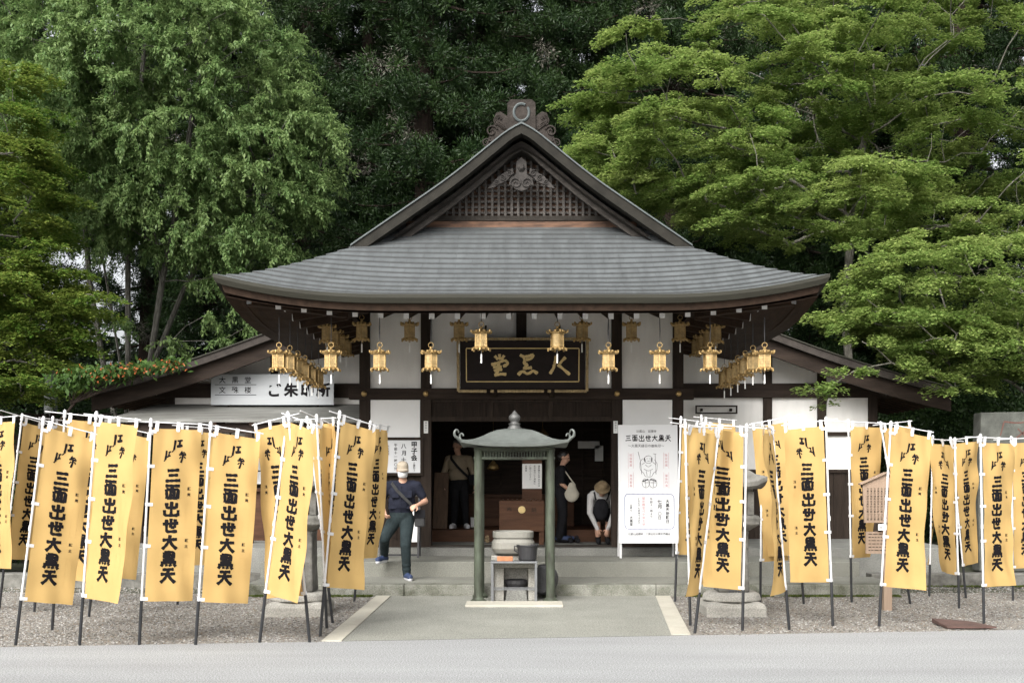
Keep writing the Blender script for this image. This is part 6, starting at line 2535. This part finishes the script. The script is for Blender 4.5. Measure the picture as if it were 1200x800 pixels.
shoe(B, anR + Vector((0, 0, -.03)), (-1.595, 16.52, .195), SH_, 4)
shoe(B, anL + Vector((0, 0, -.03)), (-2.11, 16.94, .415), SH_, 4)
hq, HM = head(B, (-1.725, 16.735, 1.735), R(8), R(12), S_)
B.mass(hq(0, .05, -.0), (.078, .06, .075), 5, HM)
body = B.build('body', [NAVY, JEANS, SKIN, SHOEB, SOLE, HAIRG], root)
CAPM = mat('beige_cap', (.36, .31, .24), .9, .06, 9, .2, 60)
mb = MB()
t = MB().lathe([(.092, -.005), (.094, .03), (.088, .07), (.068, .102), (.035, .118), (.004, .122)], (0, 0, 0), 22)
mb.add([hq(x * .90, y * 1.07 + .012, z * .88 + .03) for x, y, z in t.v], t.f)
vs = []
for k in range(15):
    an = R(-62 + 124 * k / 14)
    for r_, z_ in ((.085, .035), (.165, .012)):
        x = math.sin(an) * (.088 if r_ < .1 else .088)
        y = -math.cos(an) * (.088 if r_ < .1 else .17) + .012
        vs.append(hq(x, y, z_ + .004 + .012 * math.cos(an * 1.3)))
n = len(vs)
vs += [v + HM @ Vector((0, 0, -.006)) for v in vs]
fs = []
for k in range(14):
    fs += [(2 * k, 2 * k + 1, 2 * k + 3, 2 * k + 2), (n + 2 * k + 2, n + 2 * k + 3, n + 2 * k + 1, n + 2 * k), (2 * k + 1, n + 2 * k + 1, n + 2 * k + 3, 2 * k + 3)]
mb.add(vs, fs)
mb.build('cap', CAPM, root, smooth=False)
mb = MB()
vs = []
for j in range(7):
    for k in range(13):
        an = R(-78 + 156 * k / 12)
        zz = .0 - .085 * j / 6
        bul = .016 * math.sin(math.pi * j / 6) + .012
        rr = .075 - .012 * (j / 6)
        vs.append(hq(math.sin(an) * (rr + .004), -math.cos(an) * (rr + bul + .018) + .0 - .008, zz))
mb.add(vs, [(j * 13 + k, (j + 1) * 13 + k, (j + 1) * 13 + k + 1, j * 13 + k + 1) for j in range(6) for k in range(12)])
mb.build('face_mask', WHITEC, root, smooth=True)
mb = MB()
for e in (-1, 1):
    mb.ball(hq(e * .031, -.083, .014), (.012, .008, .007), 8)
mb.build('eyes', INK, root)
# vest details
mb = MB()
for e in (-1, 1):
    c = chest + Vector((e * .095, -.128, -.03))
    mb.box(c.x - .055, c.x + .055, c.y - .012, c.y + .03, c.z - .05, c.z + .05)
    c = pel + Vector((e * .10, -.128, .15))
    mb.box(c.x - .06, c.x + .06, c.y - .012, c.y + .03, c.z - .05, c.z + .06)
mb.tube([chest + Vector((0, -.136, .10)), pel.lerp(chest, .5) + Vector((0, -.142, 0)), pel + Vector((0, -.135, .06))], .006, 5)
mb.build('vest_pockets', NAVY, root, bevel=.012)
BAG = thing('shoulder_bag', (-1.47, 16.72, 1.0), 'dark shoulder bag slung across the walking man in the cap', 'bag')
mb = MB()
mb.box(-1.55, -1.40, 16.70, 16.79, .92, 1.16)
mb.build('body', MESHG, BAG, bevel=.02)
mb = MB()
mb.box(-1.555, -1.395, 16.688, 16.698, 1.05, 1.165)
mb.build('flap', BLACKC, BAG, bevel=.003)
mb = MB()
st = [(-1.90, 16.80, 1.575), (-1.87, 16.69, 1.54), (-1.80, 16.650, 1.45), (-1.70, 16.645, 1.35), (-1.60, 16.66, 1.25), (-1.52, 16.71, 1.14)]
for p, q in zip(st, st[1:]):
    mb.bar(p, q, .012, .042, up=(0, 1, 0) if False else (.6, 0, .8))
mb.build('strap', MESHG, BAG)

# 2: man inside, beige shirt
root = thing('person', (-1.08, 21.0, .71), 'man in a beige shirt with a dark cross strap standing inside the doorway', 'person')
B = Body()
o = Vector((-1.14, 21.0, .69))
B.mass(o + Vector((0, 0, .84)), (.16, .12, .15), 1)
B.mass(o + Vector((-.01, 0, 1.0)), (.19, .135, .17), 0)
B.mass(o + Vector((-.02, -.01, 1.2)), (.195, .13, .17), 0)
B.limb(o + Vector((-.17, -.01, 1.28)), o + Vector((.15, -.01, 1.28)), .07, .07, 0)
B.limb(o + Vector((-.01, -.02, 1.34)), o + Vector((-.02, -.06, 1.42)), .055, .052, 2)
for e, el, wr in ((-1, (-.28, .0, 1.0), (-.26, -.1, .78)), (1, (.26, .0, 1.02), (.30, -.08, .80))):
    s0 = o + Vector((e * .19, 0, 1.28))
    B.limb(s0, o + Vector(el), .066, .055, 0)
    B.limb(s0.lerp(o + Vector(el), .75), o + Vector(el), .046, .042, 3)
    B.limb(o + Vector(el), o + Vector(wr), .042, .03, 3)
    hand(B, o + Vector(wr), (0, -.25, -1), (-e, 0, 0), 2, e, 1, .5)
for e in (-1, 1):
    kn = o + Vector((e * .09 + .02, -.03, .45))
    an = o + Vector((e * .11 + .02, .02, .09))
    B.limb(o + Vector((e * .085, 0, .8)), kn, .095, .07, 1)
    B.limb(kn, an, .07, .055, 1)
    shoe(B, an, o + Vector((e * .15 + .02, -.16, .045)), 4, 4)
hq, HM = head(B, o + Vector((-.03, -.07, 1.50)), R(-20), R(22), 2, 5)
B.build('body', [BEIGE, BLACKC, SKIN, NAVY, SOLE, HAIRG], root)
mb = MB()
for e in (-1, 1):
    mb.ball(hq(e * .031, -.083, .014), (.011, .008, .006), 8)
mb.build('eyes', INK, root)
CB = thing('cross_body_bag', (-.85, 20.95, 1.5), 'dark strap bag worn across the beige shirt of the inside man', 'bag')
mb = MB()
st = [o + Vector((-.15, -.02, 1.36)), o + Vector((-.13, -.13, 1.28)), o + Vector((-.02, -.155, 1.14)), o + Vector((.10, -.155, 1.02)), o + Vector((.20, -.08, .93))]
for p, q in zip(st, st[1:]):
    mb.bar(p, q, .012, .045, up=(.6, 0, .8))
mb.build('strap', BLACKC, CB)
mb = MB()
mb.box(o.x + .19, o.x + .26, 20.9, 21.06, 1.5, 1.68)
mb.build('pouch', BLACKC, CB, bevel=.015)

# 3: woman in black facing right, cream tote
root = thing('person', (.72, 20.1, .52), 'woman in black clothes with dark hair standing in the doorway facing right', 'person')
B = Body()
o = Vector((.70, 20.1, .52))
B.mass(o + Vector((-.01, 0, .86)), (.13, .155, .15), 1)
B.mass(o + Vector((0, 0, 1.0)), (.125, .16, .17), 0)
B.mass(o + Vector((0, 0, 1.17)), (.13, .165, .16), 0)
B.limb(o + Vector((0, -.13, 1.24)), o + Vector((0, .13, 1.24)), .065, .065, 0)
B.limb(o + Vector((.01, 0, 1.30)), o + Vector((.035, 0, 1.38)), .048, .046, 2)
for e in (-1, 1):
    s0 = o + Vector((0, e * .16, 1.25))
    el = o + Vector((.0 if e < 0 else -.03, e * .19, 1.0))
    wr = o + Vector((.17, e * .17, .86))
    B.limb(s0, s0.lerp(el, .8), .066, .06, 0)
    B.limb(s0.lerp(el, .6), el, .042, .038, 2)
    B.limb(el, wr, .038, .027, 2)
    hand(B, wr, (.7, 0, -.7), (0, -e, 0), 2, e, .92, 1.0)
    kn = o + Vector((.02, e * .085, .46))
    an = o + Vector((-.01 + .03 * e, e * .09, .09))
    B.limb(o + Vector((0, e * .08, .82)), kn, .10, .085, 1)
    B.limb(kn, an, .085, .075, 1)
    shoe(B, an, an + Vector((.17, -.02, -.05)), 3, 4)
hq, HM = head(B, o + Vector((.05, -.01, 1.455)), R(78), R(18), 2, 5, .97)
B.mass(hq(0, .085, .0), (.055, .05, .06), 5, HM)
B.build('body', [BLACKC, BLACKC, SKIN, SHOEB, BLACKC, HAIR], root)
mb = MB()
for e in (-1, 1):
    mb.ball(hq(e * .031, -.081, .014), (.009, .007, .006), 8)
mb.build('eyes', INK, root)
TB2 = thing('tote_bag', (.86, 19.9, 1.3), 'cream canvas tote bag carried by the woman in black', 'bag')
mb = MB()
t = MB().ball((0, 0, 0), (.13, .05, .17), 14)
mb.add([(.87 + x * (1 - .3 * (z > 0.05)), 19.88 + y, 1.36 + z * (1.15 if z > 0 else .9)) for x, y, z in t.v], t.f)
mb.build('body', CREAM, TB2, smooth=True)
mb = MB()
mb.tube([(.93, 19.88, 1.5), (.84, 19.9, 1.62), (.72, 19.95, 1.80), (.66, 20.0, 1.80)], .012, 6)
mb.build('strap', CREAM, TB2)

# 4: bending person in a straw hat with a dark backpack
root = thing('person', (1.36, 19.5, .52), 'person in a straw hat and white top bending down beside the door post', 'person')
B = Body()
o = Vector((1.36, 19.55, .52))
B.mass(o + Vector((.02, .16, .62)), (.17, .16, .15), 1)
B.limb(o + Vector((.02, .12, .64)), o + Vector((-.01, -.12, .82)), .15, .145, 0)
B.limb(o + Vector((-.15, -.12, .82)), o + Vector((.14, -.12, .82)), .075, .075, 0)
B.limb(o + Vector((-.01, -.17, .86)), o + Vector((-.01, -.24, .90)), .05, .05, 2)
for e in (-1, 1):
    s0 = o + Vector((e * .19, -.12, .80))
    el = o + Vector((e * .20 - .01, -.22, .52))
    wr = o + Vector((e * .09, -.26, .26))
    B.limb(s0, el, .062, .052, 0)
    B.limb(el, wr, .048, .036, 0)
    hand(B, wr, (-e * .3, -.1, -1), (0, 1, 0), 2, e, .92, .7)
    kn = o + Vector((e * .10 + .02, -.06, .42))
    an = o + Vector((e * .08 + .02, .0, .09))
    B.limb(o + Vector((e * .09 + .02, .12, .56)), kn, .098, .075, 1)
    B.limb(kn, an, .06, .042, 2)
    shoe(B, an, an + Vector((0, -.18, -.05)), 3, 3)
hq, HM = head(B, o + Vector((-.01, -.30, .90)), R(0), R(48), 2, 4, .95)
B.build('body', [mat('grey_white_shirt', (.42, .41, .40), .85, .1, 9, .3, 30), BLACKC, SKIN, BLACKC, HAIR], root)
mb = MB()
t = MB().lathe([(.142, .0), (.138, .012), (.10, .028), (.098, .06), (.085, .10), (.05, .12), (.004, .124)], (0, 0, 0), 24)
mb.add([hq(x, y * 1.05 + .015, z + .045) for x, y, z in t.v], t.f)
mb.build('straw_hat', STRAW, root, smooth=True)
mb = MB()
for e in (-1, 1):
    mb.ball(hq(e * .031, -.081, .014), (.009, .007, .006), 8)
mb.build('eyes', INK, root)
BP = thing('backpack', (1.36, 19.4, 1.1), 'black rucksack hanging in front of the bending person in the straw hat', 'bag')
mb = MB()
t = MB().ball((0, 0, 0), (.13, .08, .19), 14)
mb.add([(1.34 + x, 19.33 + y, 1.10 + z) for x, y, z in t.v], t.f)
mb.build('body', BLACKC, BP, smooth=True)
mb = MB()
for e in (-1, 1):
    mb.tube([(1.34 + e * .09, 19.34, 1.25), (1.35 + e * .12, 19.34, 1.36), (1.35 + e * .13, 19.45, 1.42)], .016, 6)
mb.build('strap', BLACKC, BP)

# shoes left on the step
k = 0
for px, lb in ((668, 'dark shoe left on the doorway step right of the woman, nearer to her'), (676, 'dark shoe left on the doorway step right of the woman, farther from her'), (571, 'tan shoe on the doorway step behind the left shelter post')):
    c = W(px, 628, 20.0)
    mb = MB()
    mb.tube([(c.x, 20.05, .56), (c.x, 19.95, .555), (c.x + .01, 19.85, .55), (c.x + .01, 19.8, .545)], [.04, .045, .045, .03], 10)
    mb.tube([(c.x, 20.05, .57), (c.x, 20.0, .60)], [.042, .036], 10)
    tag(mb.build('shoe', BLACKC if px > 600 else STRAW), lb, 'shoe')
